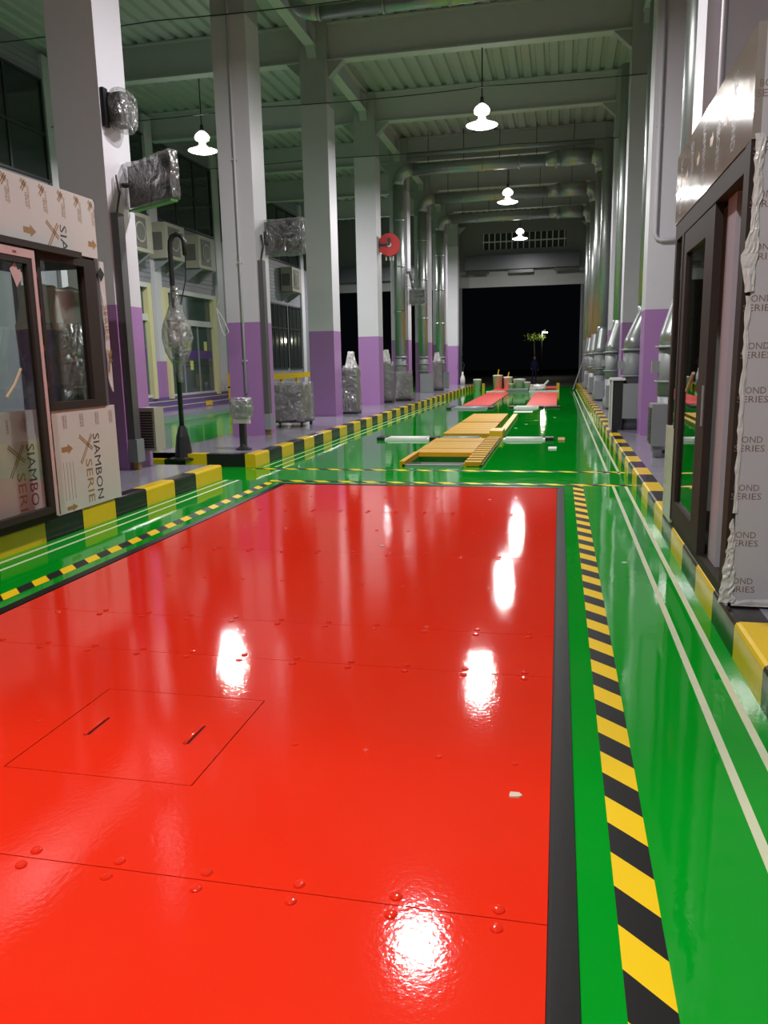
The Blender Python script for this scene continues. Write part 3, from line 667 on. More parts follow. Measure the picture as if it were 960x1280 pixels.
# prints on the right booth
for z in (2.78, 2.52, 2.27, 2.02, 1.77, 1.585-.05, 1.31, 1.055, .80, .545, .29):
    for dx in (0, .34):
        letters('BOND', .125, .034, (.905+.012+dx, 4.4245, z+.040), (1,0,0), UP, M_ink3, rend, 'panel_print'); letters('SERIES', .150, .034, (.905+dx, 4.4245, z-.006), (1,0,0), UP, M_ink3, rend, 'panel_print')
for y in (6.9, 6.4, 5.9, 5.4, 4.95):
    letters('SIAMBOND', .40, .11, (.8945, y, 3.04), DN, NY, M_ink, rfas, 'panel_print'); arrow(y+.22, y+.10, 2.86, .10, .895, M_ink2, rfas, -1)
# peeling film on the near corner
def film_strip(name, m, parent, loc, zs, xa, xb, y, amp, seed):
    rnd = random.Random(seed); n = 6; vs = []; fs = []
    for i, z in enumerate(zs):
        a = xa[i] if isinstance(xa, list) else xa; b = xb[i] if isinstance(xb, list) else xb
        for k in range(n+1):
            u = k/n; vs.append((a+(b-a)*u + rnd.uniform(-.3, .3)*amp, y - rnd.uniform(0, 1)*amp - .6*amp*math.sin(u*math.pi), z + rnd.uniform(-.5, .5)*amp))
    m_ = n+1
    for i in range(len(zs)-1):
        for k in range(n): fs.append((i*m_+k, i*m_+k+1, (i+1)*m_+k+1, (i+1)*m_+k))
    o = MB().add(vs, fs).build(name, m, parent, False, loc)
    so = o.modifiers.new('thickness', 'SOLIDIFY'); so.thickness = .0015
    return o
M_peel = mat('peeled_film', (.66, .64, .63), .22, var=.12, vscale=12, bump=.5, bscale=25)
def jag(n, lo, hi, seed): q = random.Random(seed); return [q.uniform(lo, hi) for _ in range(n)]
zs = [.225+.022*k for k in range(22)]
film_strip('peeling_film', M_peel, rb.t, rb.inv, zs, [.870+.0022*k+j_ for k, j_ in enumerate(jag(22, -.006, .006, 1))], [.955-.0012*k+j_ for k, j_ in enumerate(jag(22, -.006, .006, 2))], 4.424, .010, 2)
zs = [1.86+.03*k for k in range(26)]
film_strip('peeling_film', M_peel, rb.t, rb.inv, zs, [.915-.030*math.exp(-((k-5)/3.5)**2)+j_ for k, j_ in enumerate(jag(26, -.007, .005, 3))], [.955+j_ for j_ in jag(26, -.008, .008, 4)], 4.424, .007, 3)
zs = [.72+.04*k for k in range(29)]
film_strip('peeling_film', M_peel, rb.t, rb.inv, zs, [.918+j_ for j_ in jag(29, -.006, .004, 5)], [.938+j_ for j_ in jag(29, -.003, .006, 6)], 4.4245, .004, 4)
film_strip('peeling_film', M_peel, rb.t, rb.inv, [.205, .215, .235, .25], .94, 1.5, 4.424, .010, 5)

# ------------------------------------------------------------------ things on the columns
def conduit(label, path, r=.025, boxes=()):
    t = thing('conduit', label, 'conduit', path[-1]); inv = tuple(-c for c in path[-1])
    MB().tube(path, r, 8).build('pipe', M_white, t, True, inv)
    for i, z in enumerate((1.6, 3.4, 5.2)):
        x, y = path[0][0], path[0][1]
        if z > path[-1][2]: MB().box(x-.045, x+.045, y-.012, y+.03, z, z+.03).build('clip', M_white, t, loc=inv)
conduit('thin white conduit down the front of the second left column', [(-5.86, 14.365, 8.5), (-5.86, 14.365, 1.0)])
conduit('white conduit bending right at its foot on the second right column', [(1.50, 14.36, 8.5), (1.50, 14.36, 3.55), (1.53, 14.36, 3.47), (1.60, 14.36, 3.44), (2.0, 14.36, 3.44)], .035)
conduit('white conduit down the front of the nearest right column', [(1.56, 9.36, 8.5), (1.56, 9.36, .25)], .03)
def channel(label, y):
    t = thing('cable_channel', label, 'cable channel', (LX1+.003, y, KH)); x = 0
    MB().box(0, .10, 0, .15, .40, 3.25).build('channel', M_channel, t)
    MB().box(0, .13, -.02, .17, .10, .40).build('junction_box', M_fangrey, t)
    MB().box(.02, .10, .03, .12, 0, .10).build('cable_stub', mat('brass', (.45, .30, .10), .3, .6), t)
    MB().tube([(.05, .07, 3.25), (.10, .10, 3.5), (.06, .12, 3.72)], .012, 6).build('cable', M_dark, t); MB().tube([(.03, .10, 3.25), (.05, .16, 3.5), (.03, .15, 3.72)], .010, 6).build('cable', M_dark, t)
channel('dark grey cable channel on the nearest left column', 9.44); channel('dark grey cable channel on the second left column', 14.45)
def bracket_box(t, inv, x0, x1, y0, y1, z0, z1): MB().box(x0, x1, y0, y1, z0, z1).build('bracket', M_dark, t, loc=inv)
sp = thing('wall_speaker', 'film wrapped loudspeaker high on the nearest left column', 'speaker', (LX1, 9.6, 4.5)); inv = (-LX1, -9.6, -4.5)
MB().box(LX1+.002, LX1+.05, 9.42, 9.52, 4.46, 4.90).build('bracket', M_dark, sp, loc=inv)
MB().prism([(9.50, 4.52), (9.50, 4.86), (9.70, 4.90), (9.86, 4.80), (9.86, 4.56), (9.70, 4.48)], 'x', LX1+.06, LX1+.22).build('speaker_body', M_dark, sp, loc=inv)
wrap_shell('plastic_wrap', M_wrapdark, sp, LX1+.03, LX1+.27, 9.45, 9.92, 4.43, 4.94, .02, 5, 2, loc=inv, rnd_=1.0)
def screen(name, label, cx, cy, cz, wd, ht, rz, seed, arm):
    t = thing(name, label, 'screen', (cx, cy, cz), rz)
    MB().box(-wd/2, wd/2, -.03, .03, -ht/2, ht/2).build('screen_body', M_dark, t)
    MB().box(-wd/2+.03, wd/2-.03, -.034, -.03, -ht/2+.03, ht/2-.03).build('display', mat('black_display', (.008, .008, .009), .08), t)
    wrap_shell('plastic_wrap', M_wrapdark, t, -wd/2-.03, wd/2+.03, -.07, .06, -ht/2-.03, ht/2+.03, .025, 5, seed, cuts=9)
    MB().tube(arm, .03, 8).build('bracket_arm', M_dark, t)
    return t
tv = screen('wall_screen', 'film wrapped flat screen on the nearest left column', -5.05, 9.62, 3.82, .98, .50, math.radians(-30), 4, [(-.3, .05, 0), (-.58, -.13, .03)])
MB().box(-.50, .48, -.05, .05, -.30, -.275).build('green_bottom_edge', M_greenedge, tv)
MB().box(-.62, -.57, -.24, -.02, -.08, .14).build('wall_plate', M_dark, tv)
tv2 = screen('wall_screen', 'film wrapped flat screen on the second left column', -5.17, 14.9, 3.90, .80, .60, math.radians(-8), 6, [(-.2, .05, 0), (-.39, -.05, .03)])
MB().box(-.42, -.36, -.10, .05, -.12, .12).build('wall_plate', M_dark, tv2)
sb = thing('wall_screen', 'small film wrapped display on the fifth left column', 'screen', (-5.15, 29.35, 3.85)); 
MB().box(-.28, .28, -.05, .08, -.25, .25).build('display_body', M_dark, sb); wrap_shell('plastic_wrap', M_wrapdark, sb, -.32, .32, -.10, .12, -.30, .30, .03, 5, 8)
MB().tube([(-.1, 0, .25), (-.18, 0, .5), (-.30, .2, .9), (-.40, .35, .9)], .05, 8).build('bracket_arm', M_dark, sb); wrap_shell('arm_wrap', M_wrapdark, sb, -.40, -.12, -.08, .1, .35, 1.0, .03, 5, 9)
# red hose reel
hr = thing('hose_reel', 'red hose reel mounted on the fourth left column', 'hose reel', (-5.25, 25.05, 5.1), math.radians(10))
MB().tube([(0, -.10, 0), (0, -.08, 0)], .34, 24).build('side_plate', M_reelred, hr); MB().tube([(0, .08, 0), (0, .10, 0)], .34, 24).build('side_plate', M_reelred, hr)
MB().tube([(0, -.08, 0), (0, .08, 0)], .28, 24).build('hose_coil', mat('hose_dark_red', (.30, .015, .015), .5), hr)
MB().tube([(0, -.14, 0), (0, -.10, 0)], .07, 14).build('hub', M_bucket, hr); MB().box(-.34, .02, -.16, -.13, -.03, .03).build('crank', M_dark, hr); MB().box(-.04, .04, -.155, -.125, .0, .2).build('crank', M_dark, hr)
MB().box(-.36, -.28, -.12, .12, -.1, .12).build('mount', M_dark, hr)
for dx in (-.1, .02, .12): MB().tube([(dx, 0, -.33), (dx, 0, -.46)], .02, 8).build('nozzle', M_bucket, hr)

# cables strung across the hall
for i in (1, 2, 3):
    y = COLY[i] - .09
    pts = [(WL+.1 + (WR-WL-.2)*k/24, y, 7.63 - .05*math.sin(math.pi*((k % 8)/8))) for k in range(25)]
    tag(MB().tube(pts, .011, 5).build('strung_cable', M_dark), 'thin dark cable strung across the hall at the %s pair of columns' % ordinal(i), 'cable')

# ------------------------------------------------------------------ ducts and fans
def arc(p0, p1, p2, n=7):
    """quarter bend from p0 to p2 around corner p1"""
    p0, p1, p2 = Vector(p0), Vector(p1), Vector(p2)
    return [((1-t)**2)*p0 + 2*t*(1-t)*p1 + t*t*p2 for t in [k/n for k in range(n+1)]]
def duct(label, y, z, xl, xr, r, down=True, rdown=True, branch=False):
    base = (xl, y, KH) if down else (xl, y, z); t = thing('ventilation_duct', label, 'duct', base); inv = tuple(-c for c in base)
    xm = xr - 1.9
    if branch: MB().tube([(xl+.4, y-.3, z+.42), (xr-.3, y-.3, z+.42)], .09, 10).build('branch_pipe', M_galv, t, True, inv)
    MB().tube([(xl+.5, y, z), (xm, y, z)], r, 16).build('pipe', M_galv, t, True, inv)
    MB().tube([(xm, y, z), (xm+.5, y, z+.03)], [r, r*1.35], 16).build('reducer', M_galv, t, True, inv)
    MB().tube([(xm+.5, y, z+.03), (xr-.4, y, z+.03)], r*1.35, 16).build('pipe', M_galv, t, True, inv)
    end = (xl, y, z-.5) if down else (xl, y, z+.5)
    MB().tube(arc((xl+.5, y, z), (xl, y, z), end), r, 16).build('elbow', M_galv, t, True, inv)
    if down:
        MB().tube([end, (xl, y, 1.75)], r*.95, 14).build('downpipe', M_galv, t, True, inv)
        MB().tube([(xl-.05, y+.28, 7.6), (xl-.05, y+.28, 1.95)], r*.45, 10).build('side_pipe', M_galv, t, True, inv)
    else: MB().tube([end, (xl, y, ROOF)], r*.95, 14).build('roof_pipe', M_galv, t, True, inv)
    if rdown:
        MB().tube(arc((xr-.4, y, z+.03), (xr, y, z+.03), (xr, y, z-.5)), r*1.2, 14).build('elbow', M_galv, t, True, inv)
        MB().tube([(xr, y, z-.5), (xr, y, 2.35)], r*.95, 14).build('downpipe', M_galv, t, True, inv)
    else: MB().tube([(xr-.4, y, z+.03), (xr+.6, y, z+.03)], r*1.35, 16).build('pipe', M_galv, t, True, inv)
    k = xl+.5
    while k < xr-.4:
        rr = r if k < xm else r*1.35
        MB().tube([(k, y, z), (k+.05, y, z)], rr+.02, 16).build('joint_band', M_galv, t, True, inv)
        MB().tube([(k+.6, y, z+r), (k+.6, y, ROOF)], .012, 5).build('hanger_rod', M_dark, t, loc=inv); k += 1.25
    if down:
        for zz in (6.5, 4.9, 3.3): MB().tube([(xl, y, zz), (xl, y, zz+.05)], r+.015, 14).build('joint_band', M_galv, t, True, inv)
    return t
duct('galvanised duct high across the hall near the second columns', 15.95, 8.12, -5.15, 1.9, .13, down=False, rdown=False)
duct('galvanised duct bending down the fifth left column', 29.30, 8.22, -5.78, 1.28, .21, branch=True)
duct('galvanised duct bending down the sixth left column', 34.40, 8.18, -5.78, 1.28, .21)
duct('galvanised duct bending down the seventh left column', 39.50, 8.18, -5.78, 1.28, .21)
def fan_unit(label, x, y, pipe_top, px, py, cab=True):
    t = thing('extraction_fan', label, 'fan', (x, y, KH), group='floor standing extraction fans')
    if cab:
        MB().box(-.24, -.05, -.32, .30, 0, .92).build('motor_cabinet', M_dark, t)
        MB().box(-.27, -.02, -.36, .34, .92, .96).build('cabinet_top', M_bucket, t)
        MB().box(-.265, -.24, -.35, -.31, 0, .92).build('corner_post', M_bucket, t); MB().box(-.265, -.24, .28, .32, 0, .92).build('corner_post', M_bucket, t)
        MB().box(-.06, .24, -.42, -.33, .22, .86).build('side_panel', M_fangrey, t)
    else: MB().box(-.02, .26, -.30, -.18, .05, .62).build('motor_box', M_fangrey, t)
    MB().lathe([(.20, .0), (.20, .25), (.16, .35), (.16, .80)], .12, 0, 16).build('fan_base', M_fangrey, t, True)
    MB().lathe([(.17, .80), (.17, 1.50)], .12, 0, 18).build('fan_drum', M_fangrey, t, True)
    for z in (.98, 1.46): MB().lathe([(.22, z), (.22, z+.03)], .12, 0, 18).build('flange', M_fangrey, t, True)
    MB().box(-.14, -.04, -.06, .06, 1.12, 1.28).build('terminal_box', M_fangrey, t)
    a = (.12, 0, 1.50); b = (px-x, py-y, 2.15)
    MB().tube([a, (.12, 0, 1.60), b, (b[0], b[1], 2.3)], [.17, .17, .15, .15], 16).build('transition', M_galv, t, True)
    if pipe_top: MB().tube([(b[0], b[1], 2.3), (b[0], b[1], pipe_top)], .15, 12).build('riser_pipe', M_galv, t, True)
    return t
fan_unit('grey extraction fan on the platform between the second and third right columns', 1.22, 15.75, 7.6, 1.60, 16.3)
fan_unit('grey extraction fan just behind the right booth', 1.42, 11.95, 8.5, 1.72, 12.3, False)
fan_unit('grey extraction fan between the third and fourth right columns', 1.22, 21.9, 8.5, 1.5, 22.2, False)
for i, y in ((3, 26.3), (4, 31.2), (5, 36.4)):
    fan_unit('grey extraction fan behind the %s right column' % ordinal(i), 1.12, y, 7.9, 1.30, y+.2, False)
for i, y in ((4, 29.30), (5, 34.40), (6, 39.50)):
    t = thing('extraction_fan', 'grey extraction fan at the foot of the %s left column' % ordinal(i), 'fan', (-5.78, y, KH), group='floor standing extraction fans')
    MB().box(-.10, .42, -.30, .15, 0, .80).build('motor_cabinet', M_fangrey, t)
    MB().lathe([(.20, .80), (.20, 1.53)], 0, 0, 16).build('fan_drum', M_fangrey, t, True)
    for z in (.9, 1.2, 1.47): MB().lathe([(.25, z), (.25, z+.03)], 0, 0, 16).build('flange', M_fangrey, t, True)
# louvred boxes
def louvre(label, x0, x1, y0, y1, z0, z1, side):
    t = thing('louvred_box', label, 'vent box', ((x0+x1)/2, (y0+y1)/2, z0)); inv = tuple(-c for c in t.location)
    MB().box(x0, x1, y0, y1, z0, z1).build('case', M_acwhite if side == 'y' else M_fangrey, t, loc=inv)
    n = 14
    for k in range(n):
        z = z0+.04+(z1-z0-.08)*k/n
        if side == 'y': MB().box(x0+.03, x1-.03, y0-.012, y0-.001, z, z+.02).build('slat', M_dark, t, loc=inv)
        else: MB().box(x0-.012, x0-.001, y0+.03, y1-.03, z, z+.02).build('slat', M_dark, t, loc=inv)
    return t
louvre('beige louvred box on the back side of the nearest left column', -5.54, -5.30, 9.72, 9.98, .42, 1.0, 'y')
lg = louvre('grey louvred box between the right booth and second right column', 1.22, 1.42, 11.1, 11.5, KH+.16, .92, 'x')
MB().box(-.06, .06, -.1, .1, -.16, 0).build('leg', M_fangrey, lg)
# ------------------------------------------------------------------ posts and wrapped equipment on the left platform
pl = thing('signal_pole', 'black hooked pole with film wrapped signal head beside the left kerb', 'pole', (-5.72, 11.33, KH*.55))
MB().lathe([(.22, 0), (.22, .02), (.14, .04), (.10, .35), (.05, .52)], 0, 0, 12).build('base_shroud', M_dark, pl)
MB().tube([(0, 0, .45), (0, 0, 3.15), (.01, 0, 3.26), (.05, 0, 3.33), (.12, 0, 3.36), (.19, 0, 3.33), (.23, 0, 3.26), (.24, 0, 3.05)], .038, 10).build('hooked_tube', M_dark, pl, True)
MB().tube([(.24, 0, 3.05), (.22, 0, 2.7), (.10, 0, 2.3)], .010, 6).build('cable', M_dark, pl)
MB().box(-.09, .13, -.08, .08, 1.72, 2.12).build('signal_head', mat('signal_body', (.25, .22, .20), .5), pl)
o = MB().lathe([(.05, 1.2), (.06, 1.42), (.12, 1.52), (.20, 1.66), (.235, 1.85), (.21, 2.05), (.13, 2.22), (.07, 2.42), (.055, 2.62)], .02, 0, 16).build('plastic_wrap', M_wrap, pl, True)
subdivide_noise(o, 1, .02, 6, 3)
for p_ in o.data.polygons: p_.use_smooth = True
sp2 = thing('sensor_post', 'short black post with film wrapped sensor head near the kerb corner', 'post', (-4.95, 11.9, KH))
MB().lathe([(.13, 0), (.13, .015), (.07, .05), (.045, .10)], 0, 0, 12).build('base', M_dark, sp2); MB().box(-.045, .045, -.045, .045, .08, .56).build('stem', M_dark, sp2)
MB().box(-.12, .12, -.09, .09, .52, .78).build('sensor_head', M_fangrey, sp2); MB().box(-.14, .14, -.05, .0, .42, .54).build('connector_box', M_bucket, sp2)
wrap_shell('plastic_wrap', M_wrap, sp2, -.17, .17, -.14, .14, .50, .84, .03, 6, 4, rnd_=.6)
ct = thing('wrapped_cart', 'film wrapped equipment cart on castors between the second and third left columns', 'cart', (-5.72, 16.45, KH))
MB().box(-.36, .36, -.30, .34, .13, .90).build('cabinet_body', mat('cart_grey', (.13, .13, .12), .5), ct); MB().box(-.42, .42, -.36, .40, .10, .13).build('base_frame', M_dark, ct)
for sx in (-.36, .36):
    for sy in (-.30, .34): MB().tube([(sx-.02, sy, .05), (sx+.02, sy, .05)], .05, 12).build('castor', M_dark, ct)
wrap_shell('plastic_wrap', M_wrap, ct, -.42, .42, -.36, .40, .12, .95, .02, 5, 6)
MB().tube([(-.46, -.34, .1), (-.46, -.34, 1.55)], .015, 8).build('handle_post', M_bucket, ct); wrap_shell('handle_wrap', M_milk, ct, -.50, -.42, -.38, -.30, .9, 1.3, .015, 8, 7, cuts=4)
def tall_wrap(label, x, y, w_, h_, seed, head=True):
    t = thing('wrapped_cabinet', label, 'cabinet', (x, y, KH))
    MB().box(-w_/2, w_/2, -.2, .2, 0, h_*.72).build('cabinet_body', MATS['cart_grey'], t); MB().box(-w_*.55, w_*.55, -.23, .23, 0, .06).build('plinth', M_dark, t)
    wrap_shell('plastic_wrap', M_wrap, t, -w_/2-.03, w_/2+.03, -.24, .24, .06, h_*.78, .02, 5, seed, taper=.12)
    if head: wrap_shell('head_wrap', M_milk, t, -w_*.38, w_*.38, -.16, .16, h_*.74, h_, .03, 6, seed+1, taper=.55)
tall_wrap('tall film wrapped cabinet behind the third left column', -5.38, 20.5, .36, 1.62, 11)
tall_wrap('film wrapped cabinet with pointed top behind the fourth left column', -5.62, 26.0, .40, 1.72, 13)
tall_wrap('low film wrapped cabinet beside the duct foot behind the fourth left column', -5.25, 27.2, .5, 1.3, 15, False)
tall_wrap('film wrapped cabinet with pointed top behind the sixth left column', -5.45, 36.2, .5, 1.7, 17)
wh = MB().tube([(-6.25, 14.2, 2.75), (-6.33, 14.25, 2.6), (-6.2, 14.3, 2.35), (-6.13, 14.3, 2.15), (-6.22, 14.3, 2.08), (-6.29, 14.28, 2.3), (-6.33, 14.25, 2.6)], .012, 6).build('wire_loop', M_bucket)
tag(wh, 'bent white wire loop on the left edge of the second left column', 'wire')

# ------------------------------------------------------------------ floor equipment beyond the tapes
pc = thing('pit_cover', 'yellow board covers over the inspection pit', 'pit cover', (-1.81, 12.75, 0))
def board(x0, x1, y0, y1, z0, z1): MB().box(x0+1.81, x1+1.81, y0-12.75, y1-12.75, z0, z1).build('board', M_plyyel, pc)
for k in range(4): board(PX0-.05, PX1+.02, 12.75+.60*k, 13.33+.60*k, .0, .07 + .004*(k % 2))
for k in range(5): board(PX0-.05, PX1+.02, 16.0+.59*k, 16.57+.59*k, .0, .08)
for k in range(5): board(PX0-.05, PX1+.02, 19.1+.58*k, 19.66+.58*k, .0, .08)
MB().box(-.50, -.42, -1.25, 0, 0, .08).build('side_rail', M_plyyel, pc)
MB().box(-.46, .42, -1.25, -1.20, 0, .03).build('front_lip', M_fangrey, pc)
rg = thing('rung_ladder', 'row of short yellow rungs along the right edge of the pit', 'ladder', (-1.22, 11.5, 0))
for k in range(13): MB().box(-.12, .13, .02+.31*k, .17+.31*k, .01, .075).build('rung', M_plyyel, rg)
MB().box(-.13, -.09, 0, 4.05, 0, .05).build('rail', M_plyyel, rg); MB().box(.10, .14, 0, 4.05, 0, .03).build('rail', M_dark, rg)
bl = thing('yellow_bumper', 'yellow steel bumper block beside the roller gap', 'bumper', (-1.19, 16.05, 0)); MB().box(-.14, .12, -.35, .35, 0, .16).build('block', M_yelrail, bl); MB().box(-.02, .10, .35, 6.0, 0, .07).build('side_angle', M_yelrail, bl)
def roller(label, x0, x1, y0, y1, end=None, m=M_alu):
    t = thing('roller_plate', label, 'roller plate', ((x0+x1)/2, (y0+y1)/2, 0)); hx = (x1-x0)/2; hy = (y1-y0)/2
    MB().box(-hx, hx, -hy, hy, 0, .03).build('frame', m, t)
    for k in (-.5, .5): MB().prism([(k*hy-hy*.42, .03), (k*hy+hy*.42, .03), (k*hy+hy*.34, .055), (k*hy-hy*.34, .055)], 'x', -hx+.05, hx-.05).build('roller', m, t, True)
    if end: MB().box(hx, hx+.16, -hy, hy, 0, .06).build('end_cap', M_dark, t)
    if end == 2: MB().box(-hx-.16, -hx, -hy, hy, 0, .06).build('end_cap', M_dark, t)
roller('white roller plate left of the yellow pit boards', -3.38, -2.48, 15.35, 15.75, 2)
roller('white roller plate right of the yellow pit boards', -1.04, -.24, 15.35, 15.65, 1)
roller('dark roller bridge across the pit between yellow boards', -2.28, -1.48, 15.4, 15.75, None, M_fangrey)
roller('pale roller plate in front of the left red pad', -3.35, -2.2, 25.2, 26.3, 2, M_fangrey)
roller('white roller plate in front of the right red pad', -1.40, -.62, 25.6, 26.2, 2)
tag(B(-.62+.2, .05, 25.6, 26.2, 0, .05).build('roller_cover', M_dark), 'black cover right of the white roller plate at the red pad', 'cover')
tag(B(.0, .13, 15.3, 15.8, 0, .025).build('cardboard_scrap', mat('cardboard', (.42, .25, .08), .7)), 'brown cardboard scrap beside the white roller plate end', 'cardboard')
tag(B(-.16, -.02, 13.85, 14.15, 0, .02).build('paper_square', M_bucket), 'small white square lying on the green floor', 'paper')
tag(B(-1.30, -.75, 23.6, 24.2, 0, .006).build('paper_sheet', M_alu), 'pale sheet lying on the floor in front of the red pads', 'sheet')
tag(B(-3.25, -2.25, 27.2, 37.4, 0, .02).build('rubber_pad', M_redpad), 'left of the two long red pads on the far floor', 'pad')
tag(B(-1.06, -.07, 26.3, 37.2, 0, .02).build('rubber_pad', M_redpad), 'right of the two long red pads on the far floor', 'pad')
tag(B(-3.3, -2.5, 39.6, 42.5, 0, .02).build('rubber_pad', M_redpad), 'short red pad under the far buckets', 'pad'); tag(B(-1.3, -.1, 39.6, 42.5, 0, .12).build('rubber_pad', mat('dull_red_pad', (.5, .05, .045), .5)), 'raised dull red pad at the far right', 'pad')
tag(B(-2.45, -1.45, 38.6, 39.6, 0, .12).build('steel_tread', M_fangrey), 'dark steel tread between the far red pads', 'tread')
tag(B(-3.4, -2.5, 38.2, 38.6, 0, .05).build('white_rail_bar', M_alu), 'white bar across the far end of the left red pad', 'bar'); tag(B(-1.4, 0, 38.2, 38.6, 0, .05).build('white_rail_bar', M_alu), 'white bar across the far end of the right red pad', 'bar')
tag(B(-.12, .02, 39.0, 39.15, 0, .38).build('yellow_post', M_yelrail), 'short yellow post at the far right red pad', 'post')
def bucket(label, x, y, r, h_, m=M_bucket, tube=0.0, z_=0.0):
    t = thing('paint_bucket', label, 'bucket', (x, y, z_), group='buckets at the far end')
    MB().lathe([(r*.85, 0), (r, h_*.92), (r*1.06, h_*.93), (r*1.06, h_), (r*.9, h_)], 0, 0, 16).build('body', m, t, True)
    MB().lathe([(r*.95, h_), (r*.95, h_+.02), (r*.3, h_+.03)], 0, 0, 16).build('lid', m, t, True)
    if tube:
        MB().tube([(0, 0, h_), (.05, .05, h_+tube)], .03, 6).build('paint_roller_handle', M_plyyel, t)
bucket('white bucket nearest the left kerb at the far end', -4.1, 41.0, .20, .55); bucket('cream bucket with roller handles at the far end', -3.15, 42.2, .25, .70, mat('cream_bucket', (.55, .55, .42), .5), .3, .021)
bucket('white bucket right of the cream bucket', -2.62, 42.2, .23, .60, M_bucket, .25, .021); bucket('wide white bucket behind the dark steel tread', -1.95, 40.5, .30, .55); bucket('small pale pot left of the wide white bucket', -2.35, 40.3, .15, .32, MATS['cream_bucket']); bucket('small white pot right of the wide white bucket', -1.55, 40.2, .16, .40)
tag(B(-3.85, -3.72, 40.9, 41.05, 0, .35).build('yellow_can', M_yelrail), 'yellow can in front of the far white bucket', 'can')
rag = thing('rag_pile', 'crumpled pale rags on the floor left of the far red pad', 'rags', (-1.0, 38.95, .08)); wrap_shell('rag', M_milk, rag, -.35, .35, -.3, .3, 0, .22, .08, 5, 21); MB().tube([(.2, 0, .1), (.5, 0, .42)], .05, 6).build('roll', M_bucket, rag)
wt = thing('lean_stick', 'thin metal stick leaning against the far right column', 'stick', (.62, 38.5, 0)); MB().tube([(0, 0, 0), (.55, .2, 1.7)], .03, 6).build('shaft', M_fangrey, wt); MB().box(-.1, .1, -.1, .1, 0, .08).build('foot', M_dark, wt)
ex = thing('fire_extinguisher', 'white bottle standing at the foot of the farthest left column', 'bottle', (-5.25, 44.35, KH)); MB().lathe([(.13, 0), (.14, .3), (.10, .45), (.05, .55), (.05, .7)], 0, 0, 12).build('body', M_bucket, ex, True); MB().tube([(0, 0, .7), (.1, 0, 1.1), (-.1, 0, 1.35), (0, 0, 1.7)], .025, 6).build('hose', M_dark, ex)
# chips of paint and litter
rnd = random.Random(5)
for i, (x, y, s_, l) in enumerate(((-.125, 2.622, .035, 'pale paint flake on the near red plate beside the black strip'), (-1.443, 6.37, .03, 'small white flake in the middle of the red deck'),
    (-.55, 20.5, .05, 'white flake on the green floor right of the last yellow board'), (-.75, 19.3, .06, 'white flake right of the middle yellow board'), (-.35, 19.0, .06, 'white flake beyond the right roller plate'), (-.95, 18.2, .05, 'white flake beside the yellow side angle'), (-.1, 21.5, .05, 'white flake nearest the pale lines beyond the rollers'), (.52, 6.1, .03, 'white splash between hazard tape and pale line'))):
    z0 = .008 if x > -3.4 and x < 0 and y < 9.6 else 0
    pts = [(math.cos(a)*s_*rnd.uniform(.5, 1), math.sin(a)*s_*rnd.uniform(.3, .6)) for a in [k*math.pi/3 for k in range(6)]]
    tag(MB().prism(pts, 'z', 0, .006).build('paint_flake', mat('flake', (.62, .50, .38), .6) if i == 0 else M_bucket, None, loc=(x, y, z0)), l, 'flake', 'flakes on the floor')

# ------------------------------------------------------------------ outside: street lamp, tree, person
sl = thing('street_lamp', 'lit street lamp in the dark yard beyond the main opening', 'street lamp', (-1.55, 71.0, -.02))
MB().tube([(0, 0, 0), (0, 0, 3.9)], [.09, .05], 8).build('pole', M_dark, sl); MB().tube([(0, 0, 3.85), (.3, 0, 4.0)], .04, 6).build('arm', M_dark, sl)
MB().box(.05, .5, -.15, .15, 3.72, 3.8).build('lamp_head', M_lens, sl)
ld = bpy.data.lights.new('lamp_light', 'POINT'); ld.energy = 110; ld.color = (1, .95, .7); ld.shadow_soft_size = .15
lo = bpy.data.objects.new('lamp_light', ld); C.objects.link(lo); lo.parent = sl; lo.location = (.2, -.3, 3.6)
tr = thing('tree', 'dark tree lit by the street lamp in the yard', 'tree', (-2.25, 71.9, -.02))
MB().tube([(0, 0, 0), (.1, 0, 1.4), (0, .1, 3.3)], [.12, .08, .04], 8).build('trunk', M_bark, tr, True)
lv = MB()
for k in range(260):
    a, b = rnd.uniform(0, 6.28), rnd.uniform(-1, 1); q = rnd.uniform(.5, 1)**.5
    c = Vector((math.cos(a)*math.sqrt(1-b*b)*0.95*q, math.sin(a)*math.sqrt(1-b*b)*.6*q, 3.4+b*.26*q)); u = Vector((rnd.gauss(0,1), rnd.gauss(0,1), rnd.gauss(0,1))).normalized(); v_ = u.orthogonal().normalized()
    lv.add([c, c+u*.14+v_*.05, c+u*.26, c+u*.14-v_*.05], [(0,1,2,3)])
lo_ = lv.build('foliage', M_leaf, tr); lo_['kind'] = 'stuff'

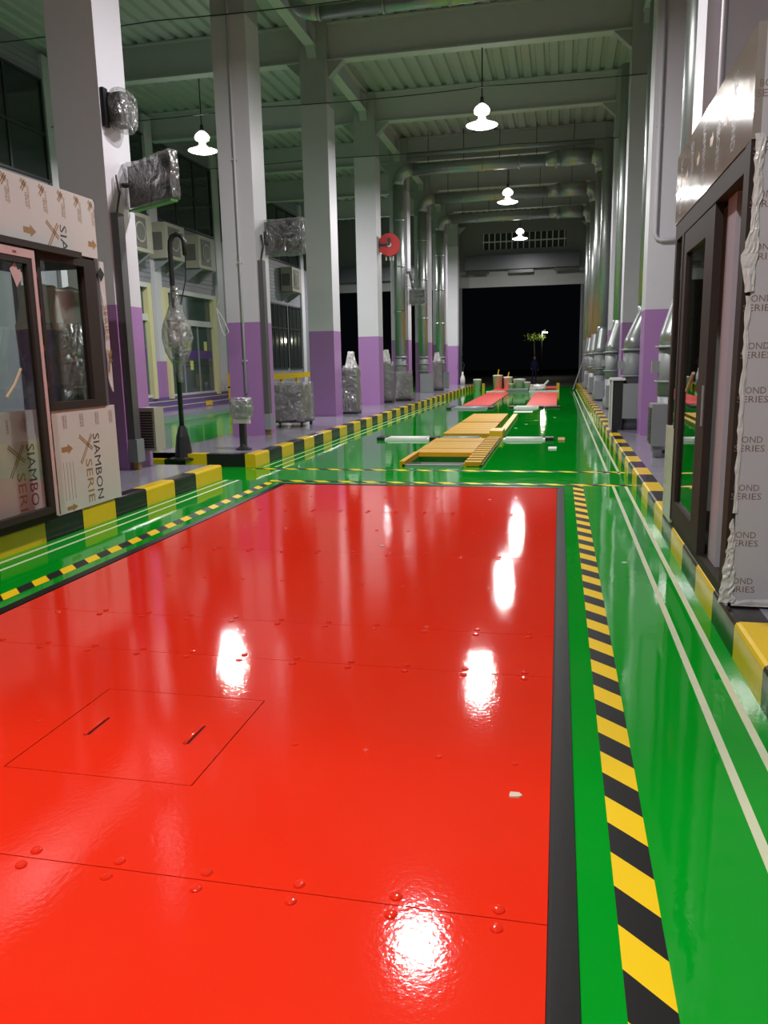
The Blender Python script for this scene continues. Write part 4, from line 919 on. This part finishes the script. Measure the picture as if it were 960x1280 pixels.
def person(label, loc, rz):
    t = thing('person', label, 'person', loc, rz)
    J = [(0,0,.92,.115),(0,0,1.12,.12),(0,.01,1.33,.125),(0,.01,1.43,.06),(0,0,1.50,.05),  # pelvis..neck
         (.09,0,.86,.085),(.10,.01,.48,.062),(.10,-.01,.09,.042),(.10,-.14,.03,.035),
         (-.09,0,.86,.085),(-.12,.03,.48,.062),(-.13,.05,.09,.042),(-.13,-.08,.03,.035),
         (.17,.01,1.37,.062),(.22,.02,1.10,.044),(.22,-.10,.90,.034),(-.17,.01,1.37,.062),(-.23,.0,1.10,.044),(-.24,-.14,.94,.034)]
    E_ = [(0,1),(1,2),(2,3),(3,4),(0,5),(5,6),(6,7),(7,8),(0,9),(9,10),(10,11),(11,12),(2,13),(13,14),(14,15),(2,16),(16,17),(17,18)]
    me = bpy.data.meshes.new('body'); me.from_pydata([j[:3] for j in J], E_, []); me.materials.append(M_navy)
    o = bpy.data.objects.new('body', me); C.objects.link(o); o.parent = t
    sk = o.modifiers.new('skin', 'SKIN'); sv = me.skin_vertices[0].data
    for i, j in enumerate(J): sv[i].radius = (j[3]*1.15 if i < 3 else j[3], j[3]*.85 if i < 3 else j[3])
    sv[0].use_root = True
    o.modifiers.new('smooth', 'SUBSURF').levels = 1; o.modifiers['smooth'].render_levels = 1
    hd = MB().lathe([(.035,1.47),(.055,1.50),(.075,1.56),(.083,1.62),(.078,1.68),(.05,1.72),(.015,1.735)], 0, -.01, 14).build('head', M_skin, t, True)
    MB().lathe([(.086,1.62),(.088,1.66),(.08,1.70),(.052,1.738),(.012,1.75)], 0, .005, 14).build('hair', M_hair, hd, True)
    MB().prism([(-.012,1.59),(.012,1.59),(0,1.64)], 'y', -.115, -.08).build('nose', M_skin, hd)
    for s in (-1, 1):
        MB().lathe([(.004,1.628),(.010,1.634),(.004,1.64)], s*.03, -.085, 8).build('eye', M_hair, hd); MB().box(s*.083-.008, s*.083+.008, -.02, .02, 1.59, 1.65).build('ear', M_skin, hd)
    for (hx, hy, hz) in ((.22,-.11,.885),(-.24,-.15,.925)):
        h = MB().box(hx-.018, hx+.018, hy-.045, hy+.03, hz-.07, hz+.01).build('hand', M_skin, t)
        for k in range(4): MB().tube([(hx, hy-.04+.02*k, hz-.065), (hx-.004, hy-.045+.02*k, hz-.10), (hx-.01, hy-.045+.02*k, hz-.125+.006*abs(k-1.5))], .0085, 6).build('finger', M_skin, h)
        MB().tube([(hx, hy-.045, hz-.02), (hx-.005, hy-.075, hz-.05), (hx-.008, hy-.08, hz-.075)], .009, 6).build('thumb', M_skin, h)
    return t
person('person in dark navy clothes standing beyond the main opening', (-1.62, 54.0, -.02), math.radians(15))
